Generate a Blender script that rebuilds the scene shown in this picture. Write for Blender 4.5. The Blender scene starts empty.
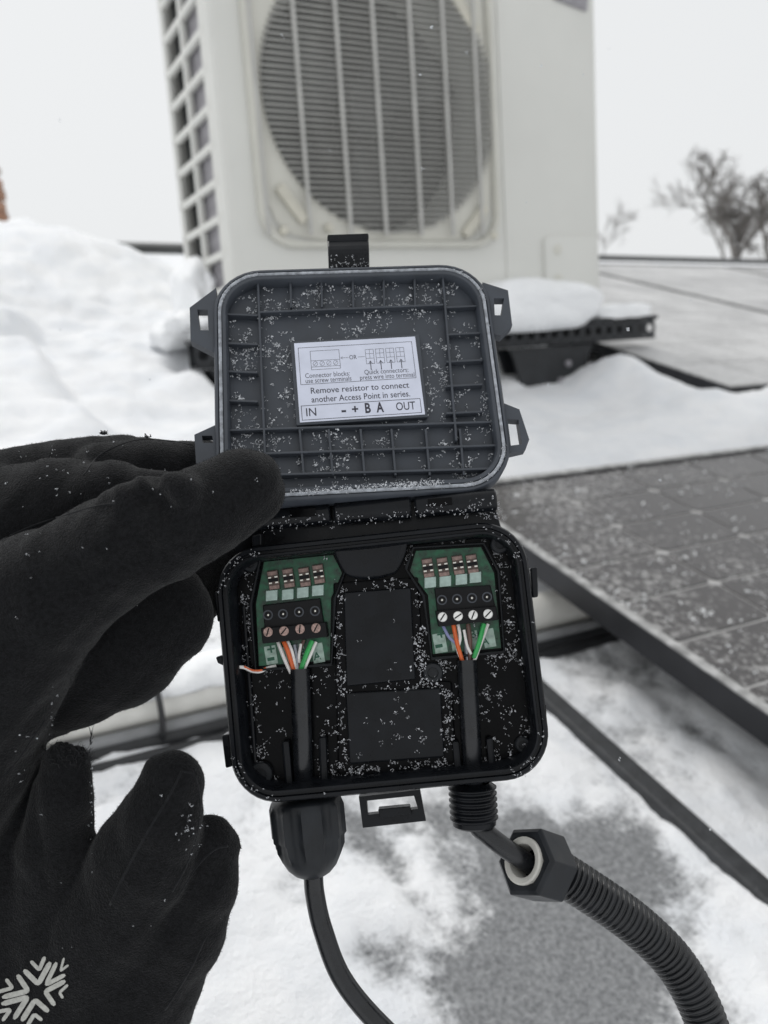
import bpy, math, random
import numpy as np
from mathutils import Vector, Matrix
from mathutils.bvhtree import BVHTree

random.seed(7); rng = np.random.default_rng(7)
sc = bpy.context.scene
COL = sc.collection
# ------------------------------------------------------------------ camera
FPX = 830.0                                   # focal length in pixels of the 768x1024 frame
pitch, roll = math.radians(10.5), math.radians(4.0)
_F = np.array([0, math.cos(pitch), -math.sin(pitch)])
_U = np.array([0, math.sin(pitch), math.cos(pitch)])
_X = np.array([1.0, 0, 0])
CX = math.cos(roll) * _X - math.sin(roll) * _U
CU = math.sin(roll) * _X + math.cos(roll) * _U
C2W = np.array([CX, -CU, _F]).T               # camera axes (right, down, forward) in the world
CAMP = np.array([0, 0, 6.5])
cam_d = bpy.data.cameras.new('camera')
cam_d.sensor_fit = 'VERTICAL'; cam_d.sensor_height = 36; cam_d.lens = FPX / 1024 * 36
cam_d.clip_start = 0.01; cam_d.clip_end = 2000
cam_d.dof.use_dof = True; cam_d.dof.focus_distance = 0.272
cam_d.dof.aperture_fstop = cam_d.lens / 2.3
cam_o = bpy.data.objects.new('camera', cam_d); COL.objects.link(cam_o)
m4 = Matrix.Identity(4)
for i in range(3):
    m4[i][0], m4[i][1], m4[i][2], m4[i][3] = CX[i], CU[i], -_F[i], CAMP[i]
cam_o.matrix_world = m4
sc.camera = cam_o
# ------------------------------------------------------------------ overcast sky and veiled sun
SUN_EL, SUN_AZ = math.radians(58), math.radians(-40)      # azimuth from +Y towards +X
w = bpy.data.worlds.new('World'); sc.world = w; w.use_nodes = True
nt = w.node_tree; bgn = nt.nodes['Background']
sky = nt.nodes.new('ShaderNodeTexSky'); sky.sky_type = 'NISHITA'; sky.sun_disc = False
sky.sun_elevation = SUN_EL; sky.sun_rotation = SUN_AZ
sky.dust_density = 5; sky.air_density = 1.0
hs = nt.nodes.new('ShaderNodeHueSaturation'); hs.inputs['Saturation'].default_value = 0.25
mx = nt.nodes.new('ShaderNodeMixRGB'); mx.inputs[0].default_value = 0.9
mx.inputs[2].default_value = (8.75, 8.9, 9.0, 1)           # the closed cloud layer
nt.links.new(sky.outputs[0], hs.inputs['Color']); nt.links.new(hs.outputs[0], mx.inputs[1])
nt.links.new(mx.outputs[0], bgn.inputs['Color']); bgn.inputs['Strength'].default_value = 0.1
sd = bpy.data.lights.new('sun', 'SUN'); sd.energy = 1.35; sd.angle = math.radians(35); sd.color = (1, .98, .95)
so = bpy.data.objects.new('sun', sd); COL.objects.link(so)
sdir = Vector((math.sin(SUN_AZ) * math.cos(SUN_EL), math.cos(SUN_AZ) * math.cos(SUN_EL), math.sin(SUN_EL)))
so.rotation_euler = (-sdir).to_track_quat('-Z', 'Y').to_euler(); so.location = (0, 0, 20)
sc.view_settings.view_transform = 'Standard'; sc.view_settings.look = 'None'
sc.view_settings.exposure = 0.0; sc.view_settings.gamma = 1.0

# ------------------------------------------------------------------ helpers
def nz(v): v = np.array(v, float); return v / np.linalg.norm(v)
def ray(px, py): return np.array([(px - 384) / FPX, (py - 512) / FPX, 1.0])
def W(pc): return CAMP + C2W @ np.asarray(pc, float)
def P(px, py, d): return W(ray(px, py) * d)

class Frame:
    """a plane-based frame given in camera axes: origin O, X right, Y up, Z out"""
    def __init__(s, O, X, Y, Z): s.O, s.X, s.Y, s.Z = [np.asarray(a, float) for a in (O, X, Y, Z)]
    def loc(s, px, py, z=0.0):
        r = ray(px, py); t = (s.Z @ s.O + z) / (s.Z @ r); q = r * t - s.O
        return np.array([q @ s.X, q @ s.Y, z])
    def mat(s):
        m = Matrix.Identity(4); O = W(s.O)
        for k, a in enumerate((s.X, s.Y, s.Z)):
            aw = C2W @ a
            for i in range(3): m[i][k] = aw[i]
        for i in range(3): m[i][3] = O[i]
        return m
    def world(s, p): return W(s.O + p[0] * s.X + p[1] * s.Y + p[2] * s.Z)

class MB:
    def __init__(s, k=1.0): s.v, s.f, s.k = [], [], k
    def add(s, vs, fs):
        b = len(s.v); s.v += [tuple(float(c) for c in q) for q in vs]; s.f += [tuple(b + i for i in q) for q in fs]; return s
    def box(s, c, d, M=None):
        x, y, z = [a / 2 for a in d]
        vs = [(sx * x, sy * y, sz * z) for sx in (-1, 1) for sy in (-1, 1) for sz in (-1, 1)]
        if M is not None: vs = [tuple(np.asarray(M) @ np.array(q)) for q in vs]
        vs = [(q[0] + c[0], q[1] + c[1], q[2] + c[2]) for q in vs]
        return s.add(vs, [(0, 1, 3, 2), (4, 6, 7, 5), (0, 4, 5, 1), (2, 3, 7, 6), (0, 2, 6, 4), (1, 5, 7, 3)])
    def prism(s, poly, z0, z1, inset=0.0):
        a = np.array([q[:2] for q in poly], float); c = a.mean(0); n = len(a)
        area = sum(a[i][0] * a[(i + 1) % n][1] - a[(i + 1) % n][0] * a[i][1] for i in range(n))
        if area < 0: a = a[::-1]
        top = c + (a - c) * (1 - inset)
        vs = [(q[0], q[1], z0) for q in a] + [(q[0], q[1], z1) for q in top]
        fs = [tuple(range(n - 1, -1, -1)), tuple(range(n, 2 * n))] + [(i, (i + 1) % n, n + (i + 1) % n, n + i) for i in range(n)]
        return s.add(vs, fs)
    def loft(s, rings, cap0=True, cap1=True):
        n = len(rings[0]); vs = [q for r in rings for q in r]; fs = []
        for k in range(len(rings) - 1):
            for i in range(n):
                fs.append((k * n + i, k * n + (i + 1) % n, (k + 1) * n + (i + 1) % n, (k + 1) * n + i))
        if cap0: fs.append(tuple(range(n - 1, -1, -1)))
        if cap1: fs.append(tuple(range((len(rings) - 1) * n, len(rings) * n)))
        return s.add(vs, fs)
    def lathe(s, prof, O, A, n=24, cap=True, ph=0.0):
        A = nz(A); B = nz(np.cross(A, [0.31, 0.2, 0.93])); D = np.cross(A, B); O = np.asarray(O, float)
        rings = [[O + A * h + r * (math.cos(ph + 2 * math.pi * i / n) * B + math.sin(ph + 2 * math.pi * i / n) * D) for i in range(n)] for r, h in prof]
        return s.loft(rings, cap, cap)
    def tube(s, pts, r, n=10, cap=True):
        pts = [np.asarray(p, float) for p in pts]; m = len(pts)
        rr = r if hasattr(r, '__len__') else [r] * m
        T = [nz(pts[min(i + 1, m - 1)] - pts[max(i - 1, 0)]) for i in range(m)]
        N = np.cross(T[0], [0.3, 0.5, 0.81]); N = nz(N); rings = []
        for i in range(m):
            N = nz(N - T[i] * (N @ T[i])); B = np.cross(T[i], N)
            rings.append([pts[i] + rr[i] * (math.cos(2 * math.pi * k / n) * N + math.sin(2 * math.pi * k / n) * B) for k in range(n)])
        return s.loft(rings, cap, cap)
    def build(s, name, mat, parent=None, smooth=False, bevel=0.0, seg=2, M=None, **props):
        me = bpy.data.meshes.new(name)
        v = [(a * s.k, b * s.k, c * s.k) for a, b, c in s.v]
        me.from_pydata(v, [], s.f); me.validate(); me.update()
        return link(name, me, mat, parent, smooth, bevel, seg, M, **props)

def link(name, me, mat, parent=None, smooth=False, bevel=0.0, seg=2, M=None, **props):
    o = bpy.data.objects.new(name, me); COL.objects.link(o)
    if mat is not None and not me.materials: me.materials.append(mat)
    if parent is not None: o.parent = parent
    if M is not None: o.matrix_local = M
    if smooth:
        me.polygons.foreach_set('use_smooth', [True] * len(me.polygons))
        if smooth != 'all': 
            try: me.set_sharp_from_angle(angle=math.radians(40))
            except Exception: pass
    if bevel:
        b = o.modifiers.new('bevel', 'BEVEL'); b.width = bevel; b.segments = seg; b.limit_method = 'ANGLE'; b.angle_limit = math.radians(40)
        b.harden_normals = False
    for k, val in props.items(): o[k] = val
    return o
def empty(name, M, label=None, category=None, group=None):
    o = bpy.data.objects.new(name, None); COL.objects.link(o); o.matrix_world = M; o.empty_display_size = .05
    if label: o['label'] = label
    if category: o['category'] = category
    if group: o['group'] = group
    return o
def loc4(p): return Matrix.Translation(Vector([float(a) for a in p]))
def spline(pts, n=8):
    """Catmull-Rom through points (any dimension)"""
    p = [np.asarray(q, float) for q in pts]; p = [2 * p[0] - p[1]] + p + [2 * p[-1] - p[-2]]; out = []
    for i in range(1, len(p) - 2):
        for k in range(n):
            t = k / n
            out.append(.5 * (2 * p[i] + (p[i + 1] - p[i - 1]) * t + (2 * p[i - 1] - 5 * p[i] + 4 * p[i + 1] - p[i + 2]) * t * t + (3 * p[i] - p[i - 1] - 3 * p[i + 1] + p[i + 2]) * t ** 3))
    out.append(p[-2]); return out
def rrect(w, h, r, n=7, cx=0, cy=0):
    out = []
    for sx, sy, a0 in ((1, 1, 0), (-1, 1, 90), (-1, -1, 180), (1, -1, 270)):
        for k in range(n + 1):
            a = math.radians(a0 + 90 * k / n)
            out.append((cx + sx * (w / 2 - r) + r * math.cos(a), cy + sy * (h / 2 - r) + r * math.sin(a)))
    return out
def _hash(ix, iy, sd=0):
    n = (ix.astype(np.int64) * 374761393 + iy.astype(np.int64) * 668265263 + sd * 974711) & 0x7fffffff
    n = ((n ^ (n >> 13)) * 1274126177) & 0x7fffffff
    return ((n ^ (n >> 16)) & 0xffff) / 65535.0
def vnoise(x, y, sd=0):
    x = np.asarray(x, float); y = np.asarray(y, float); ix, iy = np.floor(x), np.floor(y); fx, fy = x - ix, y - iy
    fx = fx * fx * (3 - 2 * fx); fy = fy * fy * (3 - 2 * fy)
    return ((_hash(ix, iy, sd) * (1 - fx) + _hash(ix + 1, iy, sd) * fx) * (1 - fy) + (_hash(ix, iy + 1, sd) * (1 - fx) + _hash(ix + 1, iy + 1, sd) * fx) * fy)
def fbm(x, y, o=4, sd=0):
    a, t, n = .5, 0, 0
    for i in range(o): t = t + a * vnoise(x * 2 ** i, y * 2 ** i, sd + i * 17); n += a; a *= .5
    return t / n

# ------------------------------------------------------------------ materials
def mat(name, col, rough=.5, var=0.0, vs=30.0, bump=0.0, bs=300.0, metal=0.0, spec=.5, sheen=0.0, col2=None, lo=.35, hi=.65, rvar=0.0, detail=4, sss=0.0, trans=0.0):
    m = bpy.data.materials.new(name); m.use_nodes = True; t = m.node_tree; b = t.nodes['Principled BSDF']
    b.inputs['Base Color'].default_value = (*col, 1); b.inputs['Roughness'].default_value = rough
    b.inputs['Metallic'].default_value = metal; b.inputs['Specular IOR Level'].default_value = spec
    if sheen: b.inputs['Sheen Weight'].default_value = sheen; b.inputs['Sheen Roughness'].default_value = .5
    if trans: b.inputs['Transmission Weight'].default_value = trans
    tc = t.nodes.new('ShaderNodeTexCoord')
    n = t.nodes.new('ShaderNodeTexNoise'); n.inputs['Scale'].default_value = vs; n.inputs['Detail'].default_value = detail
    t.links.new(tc.outputs['Object'], n.inputs['Vector'])
    r = t.nodes.new('ShaderNodeValToRGB'); r.color_ramp.elements[0].position = lo; r.color_ramp.elements[1].position = hi
    c2 = col2 if col2 is not None else tuple(min(1, c * (1 + var)) for c in col)
    c1 = col if col2 is not None else tuple(c * (1 - var) for c in col)
    r.color_ramp.elements[0].color = (*c1, 1); r.color_ramp.elements[1].color = (*c2, 1)
    t.links.new(n.outputs['Fac'], r.inputs[0]); t.links.new(r.outputs[0], b.inputs['Base Color'])
    if rvar:
        mr = t.nodes.new('ShaderNodeMapRange'); mr.inputs['From Min'].default_value = .3; mr.inputs['From Max'].default_value = .7
        mr.inputs['To Min'].default_value = max(0, rough - rvar); mr.inputs['To Max'].default_value = min(1, rough + rvar)
        t.links.new(n.outputs['Fac'], mr.inputs['Value']); t.links.new(mr.outputs[0], b.inputs['Roughness'])
    if bump:
        n2 = t.nodes.new('ShaderNodeTexNoise'); n2.inputs['Scale'].default_value = bs; n2.inputs['Detail'].default_value = 3
        t.links.new(tc.outputs['Object'], n2.inputs['Vector'])
        bp = t.nodes.new('ShaderNodeBump'); bp.inputs['Strength'].default_value = 1.0; bp.inputs['Distance'].default_value = bump
        t.links.new(n2.outputs['Fac'], bp.inputs['Height']); t.links.new(bp.outputs[0], b.inputs['Normal'])
    return m
PL = mat('black_plastic', (.0062, .0072, .0092), .3, .25, 120, .00002, 2500, rvar=.1, spec=.2)  # photographer's missing shade on the body put into colour and gloss
PLL = mat('lid_plastic', (.041, .048, .060), .5, .15, 90, .00003, 2200, rvar=.08)  # same black plastic, lightened: sky light on the tilted lid painted in
PLG = mat('gland_plastic', (.0125, .0145, .0175), .4, .25, 120, .00003, 1800, rvar=.1, spec=.28)
PLF = mat('potting_black', (.003, .0031, .0037), .22, .3, 150, .00005, 500, spec=.09, rvar=.1)
PLT = mat('terminal_plastic', (.006, .006, .007), .4, .2, 200, spec=.18)
GLV = mat('black_fleece', (.0078, .0081, .0090), .95, .35, 900, .0005, 1900, spec=.08, sheen=.11, detail=8)
GLS = mat('glove_seam', (.0125, .013, .0145), .9, .2, 500, .0002, 2000, spec=.1, sheen=.1)
GLE = mat('fleece_edge', (.019, .0195, .021), .95, .3, 300, .0003, 1500, spec=.1, sheen=.08)
PRT = mat('grey_print', (.42, .42, .39), .7, .12, 900)
PCB = mat('green_board', (.007, .075, .034), .35, .55, 420, .00003, 900, rvar=.1)
SLK = mat('silkscreen', (.33, .44, .38), .6, .25, 400)
SLKD = mat('silkscreen_letter', (.012, .09, .05), .5, .1, 100)
PAD = mat('connector_white', (.36, .47, .43), .45, .15, 400)
RES = mat('connector_brown', (.085, .055, .045), .5, .35, 900)
RESP = mat('connector_pink', (.23, .155, .135), .5, .3, 900)
TIN = mat('tin', (.72, .70, .64), .3, .1, 600, metal=.85)
SCR = mat('steel_screw', (.78, .78, .76), .3, .12, 700, metal=.6)
SCRR = mat('rusted_screw', (.36, .25, .22), .45, .3, 1500, metal=.5)
WOR = mat('wire_orange', (.62, .12, .03), .4, .1, 300)
WWH = mat('wire_white', (.72, .70, .68), .45, .08, 300)
WGR = mat('wire_green', (.03, .33, .08), .4, .1, 300)
WBR = mat('wire_brown', (.10, .055, .045), .45, .1, 300)
WBL = mat('wire_blue', (.22, .24, .42), .45, .1, 300)
WFO = mat('foil_grey', (.30, .32, .36), .35, .2, 500, metal=.5)
CBL = mat('cable_jacket', (.009, .0102, .0125), .28, .25, 200, .00004, 900, rvar=.08)
LBL = mat('label_paper', (.60, .63, .74), .55, .05, 120)
INK = mat('ink', (.03, .03, .045), .6, .1, 100)
GSK = mat('frosted_gasket', (.30, .32, .35), .8, .35, 500, .00025, 1500)
FRO = mat('frost', (.60, .62, .65), .7, .08, 500)
FROD = mat('wet_frost', (.58, .59, .62), .6, .2, 500)
RUB = mat('seal_ring', (.52, .51, .47), .55, .12, 150)

# ------------------------------------------------------------------ the roof frame (traced edges of the array and the ridge)
V1 = nz([-105.3 - 384, 107.8 - 512, FPX]); V2 = nz([1973.9 - 384, 291.5 - 512, FPX])
V1 = nz(V1); V2 = nz(V2 - V1 * (V1 @ V2)); RN = np.cross(V1, V2)
if RN[1] > 0: RN = -RN
RD = float(RN @ (ray(567, 405) * 1.95))          # signed distance of the roof plane
RO = RN * RD                                     # foot of the perpendicular from the camera
ROOF = Frame(RO, V2, V1, RN)                     # local x = along the ridge (v), y = up the slope (u), z = out of the roof
def uv(px, py, h=0.0):
    q = ROOF.loc(px, py, h); return q[1], q[0]
RM = ROOF.mat()

# snow-covered garden far below the roof
SNOWM = mat('snow', (.90, .91, .92), .65, .03, 14, .004, 60, spec=.3)
SNOWF = mat('snow_far', (.82, .83, .85), .7, .05, .3, spec=.2)
mb = MB(); mb.add([(-600, -600, 0), (600, -600, 0), (600, 600, 0), (-600, 600, 0)], [(0, 1, 2, 3)])
mb.build('ground', SNOWF, kind='structure')

def roof_material():
    m = mat('roof_membrane', (.055, .057, .06), .75, bump=.002, bs=260, vs=420, col2=(.30, .31, .32), lo=.42, hi=.68, detail=3)
    return m
RFM = roof_material()
mb = MB()
mb.box((1.7, 1.70, -.12), (9.4, 4.38, .24))
mb.build('roof', RFM, M=RM, kind='structure')
# ------------------------------------------------------------------ snow lying on the roof: a thickness field, bare where it is below zero
def G(u, v, cu, cv, su, sv): return np.exp(-((u - cu) / su) ** 2 - ((v - cv) / sv) ** 2)
bare = []
for (px, py, su, sv, k) in ((560, 880, .085, .07, .026), (620, 850, .05, .05, .022), (500, 980, .06, .055, .024), (640, 960, .06, .05, .022), (560, 1010, .06, .07, .02),
                            (700, 1010, .035, .03, .008), (345, 820, .05, .022, .012), (400, 880, .10, .012, .013), (385, 965, .022, .022, .016), (110, 800, .01, .05, .012),
                            (700, 735, .10, .014, .008), (300, 900, .02, .02, .008), (455, 830, .05, .03, .014)):
    u_, v_ = uv(px, py); bare.append((u_, v_, su, sv, k * .72))
def sm(x, a, b): t = np.clip((x - a) / (b - a), 0, 1); return t * t * (3 - 2 * t)
hp = uv(70, 300)
def thick(u, v):
    near = .0075 + .026 * (fbm(u * 9 + 3, v * 9, 5, 3) - .42) + .006 * (fbm(u * 34, v * 34, 3, 9) - .5) + .004 * (fbm(u * 90, v * 90, 2, 21) - .5)
    for (a, b, su, sv, k) in bare:
        near = near - k * G(u, v, a, b, su, sv) * (0.55 + .9 * fbm(u * 30, v * 30, 3, 31))
    lump = .04 * (fbm(u * 3.1, v * 3.1, 4, 5) - .45) + .035 * (fbm(u * 9, v * 9, 3, 6) - .45) + .012 * (fbm(u * 26, v * 26, 2, 8) - .5)
    far = sm(u, .80, 1.05)
    left = sm(-v, -.85, -.35)
    mid = .042 + .035 * left + lump + left * (.06 * (fbm(u * 3.6, v * 3.6, 4, 61) - .5) + .045 * sm(fbm(u * 2.6 + 4, v * 3.4, 3, 67), .40, .60) - .02)
    t = near * (1 - far) + mid * far
    # bank in front of the second array and piles left of the machine
    t = t + .105 * G(u, v, 1.12, 1.85, .11, .40) - .022 * G(u, v, 1.27, 1.16, .2, .17) - .045 * G(u, v, 1.42, 1.27, .15, .10) + .06 * G(u, v, 1.42, 1.46, .22, .055)
    t = t + left * (.04 * sm(u, 1.0, 1.7) + .055 * sm(u, 1.9, 2.5)) + .06 * G(u, v, 2.65, .25, .35, .45) * (1 + .8 * (fbm(u * 4, v * 4, 3, 44) - .5))
    t = t + .05 * G(u, v, 2.7, .68, .25, .16)
    t = t - .05 * G(u, v, 1.55, .85, .22, .30) - .07 * G(u, v, 1.62, .58, .14, .14)
    t = t * (1 - .85 * sm(u, 2.95, 3.5))
    # nothing deep under the panels
    under = sm(v, 1.50, 1.56) * sm(u, 1.15, 1.2)
    t = t * (1 - under) + .03 * under
    under1 = sm(v, .60, .64) * (1 - sm(u, .86, .88))
    t = t * (1 - under1) + np.minimum(t, .02) * under1
    return np.where((u > 1.0) & (under < .5), np.maximum(t, .018), t)
us = np.concatenate([np.arange(-.48, .12, .03), np.arange(.12, .95, .006), np.arange(.95, 2.2, .012), np.arange(2.2, 3.84, .03)])
vs_ = np.concatenate([np.arange(-2.9, -.25, .035), np.arange(-.25, .8, .006), np.arange(.8, 2.0, .014), np.arange(2.0, 6.35, .06)])
UU, VV = np.meshgrid(us, vs_, indexing='ij'); TT = thick(UU, VV)
nu, nv = UU.shape
idx = np.arange(nu * nv).reshape(nu, nv)
quads = np.stack([idx[:-1, :-1], idx[:-1, 1:], idx[1:, 1:], idx[1:, :-1]], -1).reshape(-1, 4)
cover = TT.ravel() * 1000.0                         # millimetres of snow, negative = melted off
TZ = np.maximum(TT, .0015 + .001 * np.clip(TT * 100, -.5, 0))
me = bpy.data.meshes.new('snow_cover')
me.from_pydata(np.stack([VV.ravel(), UU.ravel(), TZ.ravel()], 1).tolist(), [], quads.tolist()); me.update()
at_ = me.attributes.new('snow_mm', 'FLOAT', 'POINT'); at_.data.foreach_set('value', cover.astype(np.float32))
def snow_over_membrane():
    m = bpy.data.materials.new('snow_on_membrane'); m.use_nodes = True; t = m.node_tree; b = t.nodes['Principled BSDF']; L = t.links.new
    tc = t.nodes.new('ShaderNodeTexCoord'); at = t.nodes.new('ShaderNodeAttribute'); at.attribute_name = 'snow_mm'
    def noise(sc_, det, ro=.6):
        n = t.nodes.new('ShaderNodeTexNoise'); n.inputs['Scale'].default_value = sc_; n.inputs['Detail'].default_value = det; n.inputs['Roughness'].default_value = ro
        L(tc.outputs['Object'], n.inputs['Vector']); return n
    n1, n2, n3 = noise(34, 8, .68), noise(260, 4, .7), noise(12, 4)
    def math_(op, a, bb):
        q = t.nodes.new('ShaderNodeMath'); q.operation = op
        for i, x in enumerate((a, bb)):
            if isinstance(x, (int, float)): q.inputs[i].default_value = x
            else: L(x, q.inputs[i])
        return q.outputs[0]
    s1 = math_('MULTIPLY', math_('SUBTRACT', n1.outputs['Fac'], .5), 38.0); s2 = math_('MULTIPLY', math_('SUBTRACT', n2.outputs['Fac'], .5), 13.0)
    tot = math_('ADD', at.outputs['Fac'], math_('ADD', s1, s2))
    mr = t.nodes.new('ShaderNodeMapRange'); mr.interpolation_type = 'SMOOTHSTEP'
    mr.inputs['From Min'].default_value = -7.0; mr.inputs['From Max'].default_value = 9.0; L(tot, mr.inputs['Value'])
    rp = t.nodes.new('ShaderNodeValToRGB'); rp.color_ramp.elements[0].color = (.16, .165, .172, 1); rp.color_ramp.elements[1].color = (.33, .337, .345, 1)
    rp.color_ramp.elements[0].position = .35; rp.color_ramp.elements[1].position = .65; L(n2.outputs['Fac'], rp.inputs[0])
    sn = t.nodes.new('ShaderNodeValToRGB'); sn.color_ramp.elements[0].color = (.84, .86, .89, 1); sn.color_ramp.elements[1].color = (.925, .932, .945, 1)  # lower ramp colour carries the bluish tint of shaded snow
    sn.color_ramp.elements[0].position = .35; sn.color_ramp.elements[1].position = .6; L(n3.outputs['Fac'], sn.inputs[0])
    mxx = t.nodes.new('ShaderNodeMixRGB'); L(mr.outputs[0], mxx.inputs[0]); L(rp.outputs[0], mxx.inputs[1]); L(sn.outputs[0], mxx.inputs[2])
    rg_ = t.nodes.new('ShaderNodeMapRange'); rg_.inputs['To Min'].default_value = .42; rg_.inputs['To Max'].default_value = .75; L(mr.outputs[0], rg_.inputs['Value']); L(rg_.outputs[0], b.inputs['Roughness'])
    L(mxx.outputs[0], b.inputs['Base Color']); b.inputs['Specular IOR Level'].default_value = .25
    bp = t.nodes.new('ShaderNodeBump'); bp.inputs['Distance'].default_value = .006; bp.inputs['Strength'].default_value = .9
    L(math_('ADD', n1.outputs['Fac'], math_('MULTIPLY', n2.outputs['Fac'], .35)), bp.inputs['Height']); L(bp.outputs[0], b.inputs['Normal'])
    return m
link('snow_cover', me, snow_over_membrane(), smooth='all', M=RM, kind='structure')

# ------------------------------------------------------------------ ridge cap along the far edge
DKM = mat('dark_flashing', (.05, .052, .052), .5, .25, 6)
mb = MB(); mb.box((1.7, 3.86, .008), (9.4, .10, .09))
RDG = mb.build('ridge_cap', DKM, M=RM, bevel=.01, label='dark metal ridge cap along the far edge of the snowy roof', category='ridge cap')
# raised membrane seam strip beside the panel and its neighbour under the snow
SEAM = mat('seam_strip', (.035, .037, .04), .6, .25, 60, .001, 300)
mb = MB(); mb.box((.517, .07, .008), (.022, 1.0, .016)); mb.build('mounting_rail', SEAM, M=RM, bevel=.003, label='dark mounting rail lying on the roof parallel to the solar panel edge', category='rail')

# ------------------------------------------------------------------ solar panels
FRM = mat('panel_frame', (.035, .036, .04), .38, .15, 20, metal=.6, spec=.5)
FRE = mat('panel_frame_edge', (.36, .36, .355), .5, .4, 60, metal=.2)
def cell_material(name, frost, cellc, roughness, frostc, wid=.16):
    m = bpy.data.materials.new(name); m.use_nodes = True; t = m.node_tree; b = t.nodes['Principled BSDF']
    tc = t.nodes.new('ShaderNodeTexCoord')
    n = t.nodes.new('ShaderNodeTexNoise'); n.inputs['Scale'].default_value = 110; n.inputs['Detail'].default_value = 6; n.inputs['Roughness'].default_value = .7
    n1 = t.nodes.new('ShaderNodeTexNoise'); n1.inputs['Scale'].default_value = 5; n1.inputs['Detail'].default_value = 4
    gp = t.nodes.new('ShaderNodeNewGeometry'); t.links.new(gp.outputs['Position'], n.inputs['Vector']); t.links.new(gp.outputs['Position'], n1.inputs['Vector'])
    ad = t.nodes.new('ShaderNodeMath'); ad.operation = 'MULTIPLY_ADD'; ad.inputs[1].default_value = .55; t.links.new(n1.outputs['Fac'], ad.inputs[0]); t.links.new(n.outputs['Fac'], ad.inputs[2])
    r = t.nodes.new('ShaderNodeValToRGB'); r.color_ramp.elements[0].position = frost; r.color_ramp.elements[1].position = frost + wid
    r.color_ramp.elements[0].color = (*cellc, 1); r.color_ramp.elements[1].color = (*frostc, 1)
    t.links.new(ad.outputs[0], r.inputs[0]); t.links.new(r.outputs[0], b.inputs['Base Color'])
    mr = t.nodes.new('ShaderNodeMapRange'); mr.inputs['From Min'].default_value = frost; mr.inputs['From Max'].default_value = frost + wid
    mr.inputs['To Min'].default_value = roughness; mr.inputs['To Max'].default_value = .8
    t.links.new(ad.outputs[0], mr.inputs['Value']); t.links.new(mr.outputs[0], b.inputs['Roughness'])
    b.inputs['Specular IOR Level'].default_value = .45
    return m
CELL = cell_material('cell_near', .83, (.050, .046, .046), .2, (.40, .395, .39), .2)
CELLF = cell_material('cell_far', .5, (.22, .22, .225), .4, (.60, .60, .60), .4)  # frost, plus the grazing sky reflection painted into the grey
GRID = mat('cell_gap', (.42, .415, .41), .5, .1, 40)
def panel(v0, v1, u0, u1, cellm, label, group, nu_, nv_, hh=.10, fr=.012, parts=True):
    base = empty('solar_panel', RM @ loc4(((v0 + v1) / 2, (u0 + u1) / 2, hh - .04)), label, 'solar panel', group)
    a, b = (v1 - v0) / 2, (u1 - u0) / 2
    fh = .028; fz = .04 - fh / 2
    for (c, d) in (((0, b - fr / 2, fz), (2 * a, fr, fh)), ((0, -b + fr / 2, fz), (2 * a, fr, fh)), ((a - fr / 2, 0, fz), (fr, 2 * b - 2 * fr, fh)), ((-a + fr / 2, 0, fz), (fr, 2 * b - 2 * fr, fh))):
        q = MB(); q.box((0, 0, 0), d); q.build('frame_bar', FRM, base, bevel=.0012, M=loc4(c))
        q = MB(); q.box((0, 0, 0), (d[0] - .001, d[1] - .001, .0016)); q.build('frame_lip', FRE, base, M=loc4((c[0], c[1], .0408)))
    q = MB(); q.box((0, 0, 0), (2 * a - 2 * fr, 2 * b - 2 * fr, .006)); q.build('backing_sheet', GRID, base, M=loc4((0, 0, .0325)))
    cw, ch = (2 * a - 2 * fr - .006) / nv_, (2 * b - 2 * fr - .006) / nu_
    g, cf = .0023, .0055
    x, y = cw / 2 - g, ch / 2 - g
    q = MB(); q.prism([(-x + cf, -y), (x - cf, -y), (x, -y + cf), (x, y - cf), (x - cf, y), (-x + cf, y), (-x, y - cf), (-x, -y + cf)], 0, .0012)
    me0 = None
    for i in range(nv_):
        for j in range(nu_):
            M = loc4((-a + fr + .003 + cw * (i + .5), -b + fr + .003 + ch * (j + .5), .0358))
            if me0 is None: o = q.build('cell', cellm, base, M=M); me0 = o.data
            else: link('cell', me0, None, base, M=M)
    return base
p1 = panel(.588, 2.358, -.276, .873, CELL, 'nearest dark solar panel, speckled with snow, beside the black cable bundle', 'solar panels on the roof', 14, 12)
for k, (v0, u0, lab) in enumerate(((1.53, 1.19, 'frosted solar panel whose black frame edge shows beside the perforated bracket'),
                                   (2.64, 1.19, 'frosted grey solar panel beyond the seam from the bracket panel'))):
    panel(v0, v0 + 1.10, u0, u0 + 1.96, CELLF, lab, 'solar panels on the roof', 10, 6)
panel(3.75, 4.85, 1.19, 3.15, CELLF, 'frosted grey solar panel farthest along the lower row', 'solar panels on the roof', 10, 6)

# ------------------------------------------------------------------ pipe and cables running along the roof to the panel
PIP = mat('pipe_wrap', (.70, .69, .65), .35, .12, 20, .001, 90)
GRC = mat('grey_conduit', (.22, .225, .23), .5, .2, 30)
BKC = mat('black_cable', (.018, .019, .021), .45, .2, 60, .0006, 200)
def along(v0, v1, u0, h, amp, sd, n=26):
    return [(v0 + (v1 - v0) * i / (n - 1), u0 + amp * (vnoise(i * .35, 3, sd) - .5), h + .4 * amp * (vnoise(i * .3, 9, sd) - .5)) for i in range(n)]
mb = MB(); mb.tube(along(-.7, 1.2, .642, .030, .003, 1), .023, 18); mb.build('insulated_pipe', PIP, M=RM, smooth=True, label='cream insulated pipe under snow running into the near solar panel', category='pipe')
mb = MB(); mb.tube(along(-.7, 1.2, .613, .019, .004, 2), .006, 12); mb.build('electrical_conduit', GRC, M=RM, smooth=True, label='grey conduit between the cream pipe and the black cables', category='conduit')
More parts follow.
